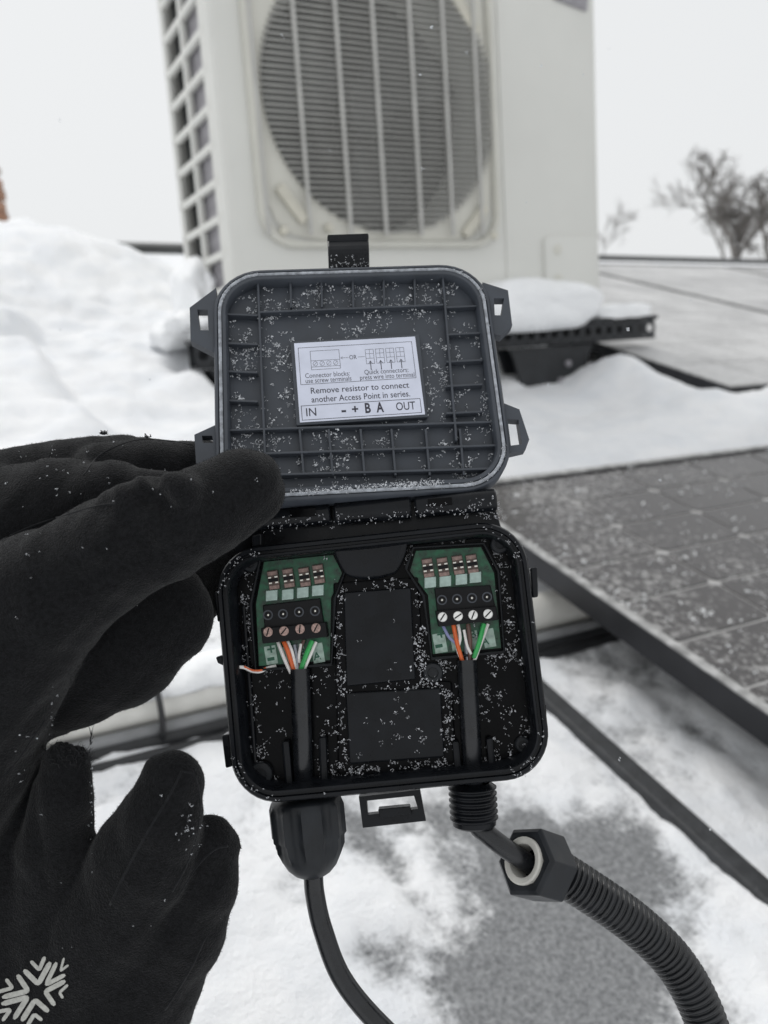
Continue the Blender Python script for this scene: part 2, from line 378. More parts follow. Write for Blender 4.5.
for k, (uu, hh, r) in enumerate(((.607, .009, .009), (.592, .007, .006))):
    mb = MB(); mb.tube(along(-.7, 1.2, uu, hh, .008, 5 + k), r, 10)
    mb.build('black_cable', BKC, M=RM, smooth=True, label=('thicker black cable lying against the grey conduit', 'thin black cable at the outer edge of the pipe bundle')[k], category='cable', group='cables beside the pipe')
tv = uv(166, 715, .05)[1]
mb = MB(); mb.tube([(tv + .0 , .640 + .038 * math.cos(a), .024 + .036 * math.sin(a)) for a in np.linspace(-.6, 3.5, 16)], .003, 6)
mb.build('cable_tie', BKC, M=RM, smooth=True, label='thin black tie looped over the snowy pipe', category='cable tie')
# snow lying along the pipe
def blob_strip(name, pts, wid, hgt, mat_, sd, label, M, n=60):
    pts = spline(pts, max(4, n // max(1, len(pts) - 1))); q = MB(); rings = []; m = len(pts)
    for i, p in enumerate(pts):
        e = math.sin(math.pi * i / (m - 1)) ** .35 + .02
        t = nz(np.asarray(pts[min(i + 1, m - 1)]) - np.asarray(pts[max(i - 1, 0)])); s_ = nz(np.cross(t, [0, 0, 1])); ring = []
        for k in range(16):
            a = 2 * math.pi * k / 16; wob = .8 + .45 * float(vnoise(i * .33 + 5, k * .5, sd))
            ring.append(np.asarray(p) + e * wob * (wid * math.cos(a) * s_ + hgt * max(-.35, math.sin(a)) * np.array([0, 0, 1])))
        rings.append(ring)
    q.loft(rings); return q.build(name, mat_, M=M, smooth='all', label=label, category='snow')
blob_strip('snow_strip', [(-.7, .645, .048), (-.2, .643, .049), (.1, .645, .049), (.3, .643, .048), (.52, .647, .047)], .024, .013, SNOWM, 3, 'strip of snow lying along the cream pipe', RM, 160)

# ------------------------------------------------------------------ outdoor heat pump unit
WHT = mat('unit_enamel', (.67, .67, .635), .42, .03, 4, spec=.4)
GUA = mat('guard_plastic', (.62, .612, .555), .5, .05, 8)
SLT = mat('guard_slat', (.40, .398, .375), .5, .08, 8)
BAR = mat('guard_bar', (.45, .447, .425), .5, .08, 8)
YEL = mat('yellowed_guard', (.58, .56, .48), .5, .1, 20)
FIN = mat('fin_block', (.30, .29, .31), .5, .2, 60, metal=.3)
DRK = mat('inside_shade', (.035, .037, .037), .6, .2, 20)  # shade inside the casing, put into the colour
BLD = mat('fan_blade', (.06, .063, .063), .5, .1, 10)
yaw = math.radians(27)
W2C = C2W.T
UX = W2C @ np.array([math.cos(yaw), math.sin(yaw), 0]); UYd = W2C @ np.array([-math.sin(yaw), math.cos(yaw), 0]); UZ = W2C @ np.array([0, 0, 1.0])
A0 = ray(220, 142) * 1.60                                     # a point of the front left edge
FRONT = Frame(A0, UX, UZ, -UYd)                               # x along the width, y up, z out of the front
zb = FRONT.loc(598, 298)[1]                                   # bottom of the casing
UW, UH, UD = .95, 1.02, .34
FRONT.O = A0 + UZ * zb
FM = FRONT.mat()
unit = empty('heat_pump_unit', FM, 'large off-white outdoor heat pump with round fan grille above the snow', 'heat pump')
def fl(px, py, z=0): return FRONT.loc(px, py, z)
fc = [fl(247, 60), fl(493, 40), fl(500, 249), fl(290, 249)]
gx0, gx1 = fl(243, 60)[0], fl(493, 100)[0]; gy0 = fl(380, 249)[1]
cxl, cxr = fl(261, 92)[0], fl(490, 92)[0]; cyb = fl(392, 241)[1]
R_ = (cxr - cxl) / 2; fcx = (cxl + cxr) / 2; R_ = max(R_, .27); fcy = cyb + R_ * 1.06
gy1 = fcy + (fcy - gy0)
# casing: front sheet with a round opening, sides, top, back
nC = 48
ring = [(fcx + R_ * math.cos(2 * math.pi * i / nC), fcy + R_ * math.sin(2 * math.pi * i / nC)) for i in range(nC)]
def sq(i):
    a = 2 * math.pi * i / nC; c, s_ = math.cos(a), math.sin(a)
    x0, x1, y0, y1 = .012, UW - .012, 0.0, UH
    t = min(((x1 - fcx) / c if c > 1e-6 else (x0 - fcx) / c if c < -1e-6 else 9), ((y1 - fcy) / s_ if s_ > 1e-6 else (y0 - fcy) / s_ if s_ < -1e-6 else 9))
    return (fcx + t * c, fcy + t * s_)
outer = [sq(i) for i in range(nC)]
mb = MB(); mb.loft([[(x, y, 0) for x, y in outer], [(x, y, 0) for x, y in ring], [(fcx + .97 * (x - fcx), fcy + .97 * (y - fcy), -.02) for x, y in ring], [(fcx + .93 * (x - fcx), fcy + .93 * (y - fcy), -.13) for x, y in ring]], False, False)
front = mb.build('front_panel', WHT, unit, smooth=True)
# corner fill of the front sheet (triangles towards the four corners)
for cxx, cyy in ((.012, 0.0), (.012, UH), (UW - .012, 0.0), (UW - .012, UH)):
    mb = MB()
    pr = [(i, (i + 1) % nC) for i in range(nC) if abs(outer[i][0] - outer[(i + 1) % nC][0]) > 1e-4 and abs(outer[i][1] - outer[(i + 1) % nC][1]) > 1e-4]
    for i, j in pr:
        if (outer[i][0] - cxx) ** 2 + (outer[i][1] - cyy) ** 2 < .05:
            if min(abs(outer[i][0] - cxx), abs(outer[i][1] - cyy)) < 1e-4 and min(abs(outer[j][0] - cxx), abs(outer[j][1] - cyy)) < 1e-4:
                mb.add([(cxx, cyy, 0), (*outer[i], 0), (*outer[j], 0)], [(0, 1, 2)])
    mb.build('front_corner', WHT, unit)
mb = MB()
mb.box((UW / 2, UH + .012, -UD / 2), (UW + .02, .024, UD + .03))
mb.build('top_cover', WHT, unit, bevel=.008)
mb = MB(); mb.box((UW / 2, .012, -UD / 2 - .004), (UW - .03, .024, UD - .012)); mb.build('base_pan', WHT, unit, bevel=.004)
mb = MB(); mb.box((UW / 2 + .02, UH / 2 + .012, -UD + .004), (UW - .07, UH - .03, .008)); mb.build('back_panel', WHT, unit)
mb = MB(); mb.box((UW - .004, UH / 2 + .012, -UD / 2), (.008, UH - .026, UD - .012)); mb.build('side_panel', WHT, unit)
# rounded front corner posts
for xx in (.0, UW):
    mb = MB(); s_ = 1 if xx == 0 else -1
    prof = [(xx + s_ * .012, 0)] + [(xx + s_ * (.012 - .012 * math.sin(a)), -.012 + .012 * math.cos(a)) for a in np.linspace(0.1, math.pi / 2, 6)] + [(xx, -.05), (xx + s_ * .004, -.05)]
    mb.loft([[(x, y_, z) for x, z in prof] for y_ in (.002, UH - .001)]); mb.build('corner_post', WHT, unit, smooth=True)
# inside: dark fan chamber and blades
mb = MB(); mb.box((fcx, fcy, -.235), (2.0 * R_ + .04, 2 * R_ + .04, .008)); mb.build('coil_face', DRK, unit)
mb = MB(); mb.lathe([(.05, -.06), (.062, -.07), (.062, -.13), (.04, -.14)], (fcx, fcy, 0), (0, 0, 1), 20); mb.build('fan_hub', BLD, unit, smooth=True)
for k in range(3):
    a0 = .5 + k * 2 * math.pi / 3; mb = MB(); g = []
    for i in range(7):
        r = .06 + (.93 * R_ - .075) * i / 6; row = []
        for j in range(7):
            a = a0 + (j / 6 - .3) * 1.35 * (1 - .25 * i / 6); row.append((fcx + r * math.cos(a), fcy + r * math.sin(a), -.085 - .05 * j / 6))
        g.append(row)
    vs2 = [q for row in g for q in row]; fs2 = [(i * 7 + j, i * 7 + j + 1, (i + 1) * 7 + j + 1, (i + 1) * 7 + j) for i in range(6) for j in range(6)]
    mb.add(vs2, fs2); o = mb.build('fan_blade', BLD, unit, smooth=True); s2 = o.modifiers.new('solid', 'SOLIDIFY'); s2.thickness = .003
# fan guard: frame ring, slats, vertical bars
gw, gh = gx1 - gx0, gy1 - gy0; gcx, gcy = (gx0 + gx1) / 2, (gy0 + gy1) / 2
def rr3(w_, h_, r_, z_): return [(x, y, z_) for x, y in rrect(w_, h_, r_, 6, gcx, gcy)]
mb = MB()
mb.loft([rr3(gw, gh, .075, .001), rr3(gw - .006, gh - .006, .072, .016), rr3(gw - .022, gh - .022, .065, .019), rr3(gw - .030, gh - .030, .062, .014), rr3(gw - .034, gh - .034, .06, .0015)], False, False)
guard = mb.build('fan_guard', GUA, unit, smooth=True)
# solid guard corners between the round opening and the frame (a slightly raised web)
mb = MB(); ng = 64
o_r = []
for i in range(ng):
    a = 2 * math.pi * i / ng; c, s_ = math.cos(a), math.sin(a)
    # superellipse outline
    t = 1.0 / ((abs(c) / (gw / 2 - .018)) ** 7 + (abs(s_) / (gh / 2 - .018)) ** 7) ** (1 / 7.); o_r.append((gcx + t * c, gcy + t * s_))
i_r = [(fcx + (R_ + .002) * math.cos(2 * math.pi * i / ng), fcy + (R_ + .002) * math.sin(2 * math.pi * i / ng)) for i in range(ng)]
mb.loft([[(x, y, .0035) for x, y in o_r], [(x, y, .0055) for x, y in i_r], [(x, y, .0008) for x, y in i_r]], False, False)
mb.build('guard_web', GUA, guard, smooth=True)
pitch_s = .0118; ns = int(gh / pitch_s)
q = MB(); q.box((0, 0, 0), (1, .0036, .007)); sl = None
for i in range(1, ns):
    y = gy0 + i * pitch_s; dy = abs(y - gcy) - (gh / 2 - .07)
    if abs(y - fcy) > R_ - .002: continue
    half = math.sqrt((R_ + .006) ** 2 - (y - fcy) ** 2)
    M = loc4((fcx, y, .0125)) @ Matrix.Diagonal((2 * half, 1, 1, 1))
    if sl is None: o = q.build('slat', SLT, guard, M=M); sl = o.data
    else: link('slat', sl, None, guard, M=M)
bx = [fl(px, 110)[0] for px in (300 - 3, 338, 374, 410, 442, 472)]
q = MB(); q.box((0, 0, 0), (.0075, 1, .006)); sl = None
for x in [bx[0] - (bx[1] - bx[0])] + bx:
    h_ = gh - .05
    M = loc4((x, gcy, .0195)) @ Matrix.Diagonal((1, h_, 1, 1))
    if sl is None: o = q.build('guard_bar', BAR, guard, M=M); sl = o.data
    else: link('guard_bar', sl, None, guard, M=M)
for (px, py, ang) in ((290, 205, -52), (472, 222, 48), (463, 18, -50)):
    c = fl(px, py); q = MB(); q.box((0, 0, 0), (.085, .022, .012)); q.build('corner_spoke', YEL, guard, bevel=.004, M=loc4((c[0], c[1], .012)) @ Matrix.Rotation(math.radians(ang), 4, 'Z'))
for (px, py) in ((281, 232), (326, 229), (490, 237)):
    c = fl(px, py); q = MB(); q.lathe([(.0, .024), (.007, .0235), (.009, .02), (.009, .012)], (c[0], c[1], 0), (0, 0, 1), 14, False); q.build('guard_screw', YEL, guard, smooth=True)
# panel seam right of the guard, service cover, handle recess
c0 = fl(501, 200)[0]
mb = MB(); mb.box((c0 + .012, UH / 2 + .014, .0016), (.010, UH - .03, .003)); mb.build('panel_seam', WHT, unit, bevel=.001)
a, b = fl(542, 236), fl(598, 300)
cvw = UW - .014 - a[0]; cvh = a[1] - .012
mb = MB(); mb.loft([[(x, y, z) for x, y in rrect(cvw - i_, cvh - i_, .018, 5, a[0] + cvw / 2, .012 + cvh / 2)] for i_, z in ((0, .0005), (.002, .0075), (.006, .009))], False, True)
cover = mb.build('service_cover', WHT, unit, smooth=True)
for (px, py) in ((555, 250), (556, 280)):
    c = fl(px, py); q = MB(); q.lathe([(.012, .009), (.012, .011), (.008, .0125), (.0, .0125)], (c[0], c[1], 0), (0, 0, 1), 16, False); q.build('screw', GUA, cover, smooth=True)
c = fl(570, -2); mb = MB(); mb.box((c[0], c[1], .003), (.10, .035, .006), np.array(Matrix.Rotation(math.radians(-9), 3, 'Z'))); mb.build('handle_recess', FIN, unit, bevel=.004)
# left side: grid over the fins
mb = MB(); mb.box((.026, UH / 2 + .012, -.118), (.02, UH - .03, .15)); mb.build('coil_fins', FIN, unit)
mb = MB(); mb.box((.034, UH / 2 + .012, -.262), (.02, UH - .03, .15)); mb.build('shade_panel', DRK, unit)  # dark panel added to stand for the shaded interior behind the rear openings
mb = MB(); mb.box((.028, UH / 2 + .012, -UD + .006), (.05, UH - .03, .012)); mb.build('rear_corner_post', WHT, unit, bevel=.003)
cols = [-.040, -.045 - .138, -UD + .002]
for zz, wd in ((-.050, .022), (-.188, .016), (-UD + .012, .026)):
    q = MB(); q.box((.005, UH / 2 + .012, zz), (.012, UH - .028, wd)); q.build('side_upright', WHT, unit, bevel=.002)
q = MB(); q.box((0, 0, 0), (.011, .014, UD - .05)); sl = None
rp = .0695
k0 = int(UH / rp)
for i in range(1, k0 + 1):
    M = loc4((.0045, i * rp - .02, -UD / 2 - .012))
    if M.translation.y > UH - .02: continue
    if sl is None: o = q.build('side_rung', WHT, unit, bevel=.002, M=M); sl = o.data
    else:
        o = link('side_rung', sl, None, unit, M=M)

# rails and feet under the machine
STL = mat('black_steel', (.018, .020, .023), .5, .25, 30, spec=.4)
def strut(name, x0, x1, z, yt, label, group):
    """perforated channel along the width: web with a row of round holes, two flanges"""
    e = empty(name, FM @ loc4((x0, yt - .058, z)), label, 'bracket', group); L = x1 - x0; n = int(L / .034); hh = .058
    mb = MB(); st = L / n; r = .0105
    for i in range(n):
        cx = st * (i + .5); N = 16; rim = [(cx + r * math.cos(2 * math.pi * k / N + math.pi / N), .027 + r * math.sin(2 * math.pi * k / N + math.pi / N)) for k in range(N)]
        outl = []
        for k in range(N):
            a = 2 * math.pi * k / N + math.pi / N; t = min(st / 2 / max(1e-6, abs(math.cos(a))), .021 / max(1e-6, abs(math.sin(a)))); outl.append((cx + t * math.cos(a), .027 + t * math.sin(a)))
        for zz in (0, -.003):
            mb.add([(x, y, zz) for x, y in outl] + [(x, y, zz) for x, y in rim], [(k, (k + 1) % N, N + (k + 1) % N, N + k) for k in range(N)])
    mb.build('web', STL, e)
    mb = MB(); mb.box((L / 2 + .002, .053, -.022), (L + .012, .010, .052)); mb.build('top_flange', STL, e, bevel=.002)
    mb = MB(); mb.box((L / 2, .003, -.02), (L, .006, .046)); mb.build('bottom_flange', STL, e, bevel=.002)
    mb = MB(); mb.box((L / 2, .027, -.043), (L, .042, .003)); mb.build('back_web', STL, e)
    return e
rl = fl(655, 332, .02); rt = fl(600, 318, .02)[1]
strut('mounting_bracket', -.10, rl[0], .02, rt, 'black perforated steel rail sticking out under the heat pump front', 'rails carrying the heat pump')
strut('mounting_bracket', -.10, rl[0] - .05, -UD + .08, rt, 'black perforated steel rail under the rear edge of the heat pump', 'rails carrying the heat pump')
def foot(x, z, label):
    e = empty('support_foot', FM @ loc4((x, rt - .06, z)), label, 'support', 'feet under the heat pump')
    tw, bw, h = .26, .12, .20
    mb = MB(); poly = [(-tw / 2, 0), (tw / 2, 0), (tw / 2 - .012, -.02), (bw / 2 + .012, -h * .8), (bw / 2, -h), (-bw / 2, -h), (-bw / 2 - .02, -h * .75), (-tw / 2 + .012, -.02)]
    mb.prism(poly, -.02, -.012); mb.prism(poly, -.075, -.067)
    mb.build('side_plate', STL, e, bevel=.0015)
    mb = MB(); mb.box((0, -h + .004, -.044), (bw + .1, .008, .12)); mb.build('base_plate', STL, e)
    mb = MB(); mb.box((0, -h * .5, -.044), (.05, h * .95, .045)); mb.build('leg', STL, e)
    for (bx_, by_) in ((.045, -.045), (.02, -.085), (.055, -.09)):
        q = MB(); q.lathe([(.009, -.012), (.009, -.007), (.006, -.004), (0, -.004)], (bx_, by_, 0), (0, 0, 1), 6, False); q.build('bolt', FIN, e)
    return e
xf = fl(556, 350, .02)[0]
foot(xf, .02, 'black trapezoid steel foot with bolts standing in snow by the array')
foot(.06, .02, 'black steel foot half buried in the snow pile below the louvred side')
foot(xf, -UD + .08, 'black steel foot under the rear right of the heat pump'); foot(.06, -UD + .08, 'black steel foot under the rear left of the heat pump')

# soft snow clumps on the rail and against the casing
def clump(name, F, c, rad, sd, label, mat_=None, amp=.25, M=None):
    bmv = []; nl, nm = 22, 36; q = MB(); rings = []
    for i in range(nl + 1):
        th = math.pi * i / nl; rg = []
        for j in range(nm):
            ph = 2 * math.pi * j / nm; d = np.array([math.sin(th) * math.cos(ph), math.sin(th) * math.sin(ph), math.cos(th)])
            k = 1 + amp * (float(fbm(np.array(d[0] * 1.7 + 7 + d[2]), np.array(d[1] * 1.7 + 3 - d[2] * .7), 3, sd)) - .5) * 2
            p_ = 3.0; e = (abs(d[0]) ** p_ + abs(d[1]) ** p_ + abs(d[2]) ** p_) ** (-1 / p_)
            rg.append(np.array(c) + d * e * k * np.array(rad))
        rings.append(rg)
    q.loft(rings); return q.build(name, mat_ or SNOWM, M=M, smooth='all', label=label, category='snow')
c = fl(540, 307, .06)
clump('snow_clump', FRONT, (c[0] + .01, c[1] + .006, .03), (.18, .058, .075), 3, 'thick snow cushion on the black rail in front of the service cover', amp=.22, M=FM)
c = fl(628, 313, 0)
clump('snow_clump', FRONT, (c[0] - .02, rt + .010, .0), (.10, .022, .03), 8, 'thin snow ridge on the free end of the perforated rail', M=FM)
c = fl(186, 340, 0)
clump('snow_clump', FRONT, (-.06, rt + .018, -.15), (.065, .035, .11), 12, 'snow heaped on the rail end against the louvred side', amp=.75, M=FM)
clump('snow_clump', FRONT, (-.01, rt + .09, -.26), (.04, .09, .10), 15, 'snow packed against the lowest side louvres', amp=.4, M=FM)

# ------------------------------------------------------------------ brick chimney far left
BRK = mat('brick', (.30, .17, .11), .8, .3, 8, .004, 60); MOR = mat('mortar', (.42, .38, .33), .9, .1, 20)
chd = 5.6
ct, cb_ = P(-38, 172, chd), P(-38, 245, chd)
e = empty('chimney', loc4((cb_[0], cb_[1], cb_[2] - .3)), 'brown brick chimney rising behind the snow pile', 'chimney')
Hc = ct[2] - cb_[2] + .3
mb = MB(); mb.box((0, 0, Hc / 2), (.44, .44, Hc)); mb.build('mortar_core', MOR, e)
bmsh = None; rows = int(Hc / .075)
q = MB(); q.box((0, 0, 0), (.21, .10, .064))
for r_ in range(rows):
    for side in range(4):
        for k in (-1, 1):
            M = Matrix.Rotation(side * math.pi / 2, 4, 'Z') @ loc4((k * .112 + (.03 if r_ % 2 else -.03), -.182, .04 + r_ * .075))
            if bmsh is None: o = q.build('brick', BRK, e, bevel=.004, M=M); bmsh = o.data
            else: link('brick', bmsh, None, e, M=M)
mb = MB(); mb.box((0, 0, Hc + .02), (.48, .48, .05)); mb.build('cap', MOR, e, bevel=.01)

# ------------------------------------------------------------------ bare trees behind the ridge
BARK = mat('bark', (.15, .14, .13), .9, .3, 3)  # lightened so the colour carries the haze over the distant trees
def bare_tree(px, py, d, H, sd, label, lean=0.0, levels=5, r0=.13, spread=.62, dens=3):
    rnd = random.Random(sd); base = P(px, py, d); trunk = MB(); crown = MB()
    e = empty('bare_tree', loc4(base), label, 'tree', 'bare trees beyond the roof')
    def grow(p, dr, L, r, lev):
        pts = [p]; n = 4
        for i in range(n):
            dr = nz(dr + np.array([rnd.gauss(0, .13), rnd.gauss(0, .13), rnd.gauss(.03, .08)])); pts.append(pts[-1] + dr * L / n)
        tgt = trunk if lev == 0 else crown
        tgt.tube(pts, [r * (1 - .45 * i / n) for i in range(n + 1)], 6 if lev < 2 else 3, lev < 2)
        if lev >= levels: return
        nb = dens + (1 if lev > 1 else 0)
        for k in range(nb):
            i = n if k == 0 else rnd.randint(1, n); a = rnd.uniform(0, 6.28)
            s_ = nz(np.cross(dr, [math.cos(a), math.sin(a), .3])); nd = nz(dr * (1 - .25 * spread) + s_ * rnd.uniform(.5, 1.15) * spread)
            grow(pts[i], nd, L * rnd.uniform(.55, .8), r * (.62 if k else .7), lev + 1)
    grow(np.array([0, 0, 0.]), nz([lean, 0, 1]), H * .34, r0, 0)
    trunk.build('trunk', BARK, e, smooth=True); crown.build('crown', BARK, e)
    return e
bare_tree(739, 275, 22, 3.8, 11, 'dark bare tree with dense twiggy crown rising behind the ridge', -.1, 6, .10, .9, 3)
bare_tree(770, 275, 23, 3.6, 5, 'bushy bare tree at the edge, twigs tangling with the dense crown', .1, 5, .09, .8, 3)
bare_tree(728, 268, 24, 3.6, 23, 'sparse low bare tree leaning away from the dense crown', -.95, 5, .035, .5, 3)
bare_tree(603, 270, 30, 2.9, 9, 'small pale bare shrub just past the heat pump casing', .1, 5, .025, .6, 3)

# ================================================================== the opened junction box
mm = .001
def pose(O, X, Z):
    Z = nz(Z); X = np.array(X, float); X = nz(X - Z * (X @ Z)); return Frame(O, X, np.cross(Z, X), Z)
BF = pose((-.00135, .04857, .2698), (.994, -.105, -.02), (-.045, -.088, -.995))
LF = pose((-.00863, -.0471, .2871), (.995, -.062, .06), (.06, -.329, -.94))
def bl(px, py, z=0.0): return BF.loc(px, py, z * mm) / mm          # pixel of the photo -> millimetres on a plane of the body
def ll(px, py, z=0.0): return LF.loc(px, py, z * mm) / mm          # the same on the lid
box = empty('junction_box', BF.mat(), 'open black plastic junction box with wired terminals, held up in the gloved hand', 'junction box')
from mathutils.geometry import tessellate_polygon
def plate(mb, outer, holes, z0, z1):
    """flat plate with holes, outlines in mm"""
    loops = [[Vector((p[0], p[1], 0)) for p in l] for l in [outer] + holes]
    flat = [p for l in loops for p in l]; tri = tessellate_polygon(loops); n = len(flat)
    vs = [(p.x, p.y, z1) for p in flat] + [(p.x, p.y, z0) for p in flat]; fs = []
    for t in tri:
        a, b_, c_ = [flat[i] for i in t]; s_ = (b_ - a).cross(c_ - a).z
        t = tuple(t) if s_ > 0 else tuple(reversed(t)); fs.append(t); fs.append(tuple(n + i for i in reversed(t)))
    k = 0
    for l in loops:
        m_ = len(l)
        for i in range(m_): fs.append((k + i, k + (i + 1) % m_, n + k + (i + 1) % m_, n + k + i))
        k += m_
    mb.add(vs, fs)
    return mb
def fixn(o):
    import bmesh
    b_ = bmesh.new(); b_.from_mesh(o.data); bmesh.ops.recalc_face_normals(b_, faces=b_.faces[:]); b_.to_mesh(o.data); b_.free(); return o
def bpoly(pts, z): return [bl(x, y, z)[:2] for x, y in pts]
def lpoly(pts, z): return [ll(x, y, z)[:2] for x, y in pts]
FZ = -11.0                                                          # inner floor
BW, BH, BR = 103.0, 83.0, 15.0
def rings(prof, w_, h_, r_): return [[(x, y, z) for x, y in rrect(w_ - 2 * i, h_ - 2 * i, max(1, r_ - i), 9)] for i, z in prof]
mb = MB(mm); mb.loft(rings([(6, -29), (3.2, -27.5), (2.2, -8), (.5, -7.4), (0, -6.8), (0, -.7), (.5, 0), (1.6, 0), (1.9, -1.0), (2.7, -1.0), (3.0, .3), (3.7, .3), (4.1, -.3), (4.7, -11.4)], BW, BH, BR))
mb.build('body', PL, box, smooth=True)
mb = MB(mm); mb.prism(rrect(BW - 9.7, BH - 9.7, 10, 6), FZ - .35, FZ); mb.build('floor_plate', PLF, box)
# inner side ledges
for pts in ([(241, 605), (245, 605), (257, 765), (253, 766)], [(521, 572), (525, 572), (537, 735), (533, 736)]):
    mb = MB(mm); mb.prism(bpoly(pts, FZ + 1.6), FZ, FZ + 1.6); mb.build('side_ledge', PL, box, bevel=.0006)
# raised blank pads
for pts, z in (([(343, 592), (411, 587), (416, 680), (346, 687)], -8.0), ([(345, 693), (441, 688), (445, 758), (349, 765)], -7.5)):
    mb = MB(mm); mb.prism(bpoly(pts, z), FZ, z, .01); mb.build('blank_cover', PL, box, bevel=.0007, seg=3)
mb = MB(mm); mb.prism(bpoly([(333, 583), (418, 577), (424, 680), (452, 682), (457, 770), (338, 778)], FZ + 1.5), FZ, FZ + 1.5); mb.build('cover_base', PLF, box, bevel=.0006)
# finger scoop under the hinge
g = []
for j in range(9):
    tv_ = j / 8; row = []
    L_, R2 = (np.array((333 + 14 * tv_ ** 2, 545 + 30 * tv_)), np.array((408 - 12 * tv_ ** 2, 538 + 34 * tv_)))
    for i in range(13):
        tu = i / 12; p = L_ * (1 - tu) + R2 * tu; p = p + np.array([0, 5 * tv_ * math.sin(math.pi * tu)])
        zz = -3.5 - 6.0 * tv_ - 3.5 * math.sin(math.pi * tu) * (1 - .5 * tv_); row.append(bl(p[0], p[1], zz))
    g.append(row)
mb = MB(mm); mb.add([q for r_ in g for q in r_], [(j * 13 + i, j * 13 + i + 1, (j + 1) * 13 + i + 1, (j + 1) * 13 + i) for j in range(8) for i in range(12)])
o = mb.build('finger_scoop', PL, box, smooth='all'); s2 = o.modifiers.new('solid', 'SOLIDIFY'); s2.thickness = .0012
# posts
for (px, py, r_, z) in ((500, 544, 3.1, -6), (433, 673, 3.4, -9), (260, 775, 4.0, -8), (250, 563, 3.0, -8), (523, 745, 2.6, -9)):
    c = bl(px, py, z); mb = MB(mm); mb.lathe([(r_, FZ), (r_, z - .4), (r_ - .4, z), (r_ * .55, z), (r_ * .5, z - .8)], (c[0], c[1], 0), (0, 0, 1), 24); mb.build('screw_post', PLG, box, smooth=True)
# strain relief cheeks beside the cables
for pts in ([(281, 742), (289, 741), (293, 788), (285, 789)], [(318, 738), (326, 737), (328, 785), (320, 786)], [(452, 742), (459, 741), (462, 772), (455, 773)], [(486, 739), (493, 738), (496, 768), (489, 769)]):
    mb = MB(mm); mb.prism(bpoly(pts, -7), FZ, -7); mb.build('cable_guide', PL, box, bevel=.0008)
# side lugs
for pts in ([(214, 592), (222, 590), (226, 620), (218, 622)], [(216, 657), (223, 655), (225, 666), (218, 663)], [(222, 735), (229, 734), (233, 766), (226, 768)], [(530, 568), (537, 567), (538, 597), (532, 598)], [(539, 705), (546, 704), (547, 737), (541, 739)], [(252, 536), (262, 533), (262, 546), (253, 548)]):
    mb = MB(mm); mb.prism(bpoly(pts, -3), -9, -2.2); mb.build('side_lug', PL, box, bevel=.0005)
# hinge
for k, (a, b) in enumerate((((232, 522), (331, 513)), ((335, 513), (411, 507)), ((415, 507), (496, 500)))):
    p0, p1 = bl(*a, -4), bl(*b, -4); mb = MB(mm); d = nz(p1 - p0); L_ = np.linalg.norm(p1 - p0)
    r_ = 4.1 if k == 1 else 3.8
    mb.lathe([(r_ - .5, 0), (r_, .5), (r_, L_ - .5), (r_ - .5, L_)], p0, d, 20); mb.build('hinge_barrel', PL, box, smooth=True)
for (a, b) in (((290, 514), (316, 512)), ((428, 503), (452, 501))):
    p0, p1 = bl(*a, 0), bl(*b, 0); c = (p0 + p1) / 2; mb = MB(mm); mb.box((0, 0, 0), (np.linalg.norm(p1 - p0), 2.6, 1.2)); mb.build('hinge_slot', PLF, box, M=loc4((c[0] * mm, c[1] * mm, -.0004)) @ Matrix.Rotation(math.atan2(p1[1] - p0[1], p1[0] - p0[0]), 4, 'Z'))
mb = MB(mm); mb.prism(bpoly([(228, 514), (490, 491), (502, 532), (238, 560)], -10), -13, -8); mb.build('hinge_leaf', PL, box, bevel=.0006)
# bottom latch loop
mb = MB(mm); plate(mb, bpoly([(359, 796), (420, 789), (426, 820), (363, 827)], -8), [bpoly([(367, 800), (414, 795), (418, 808), (368, 814)], -8)], -10, -7); fixn(mb.build('latch_loop', PL, box))
mb = MB(mm); mb.prism(bpoly([(378, 809), (410, 806), (412, 814), (380, 818)], -6), -9.4, -5.4); mb.build('latch_tab', PL, box, bevel=.0004)

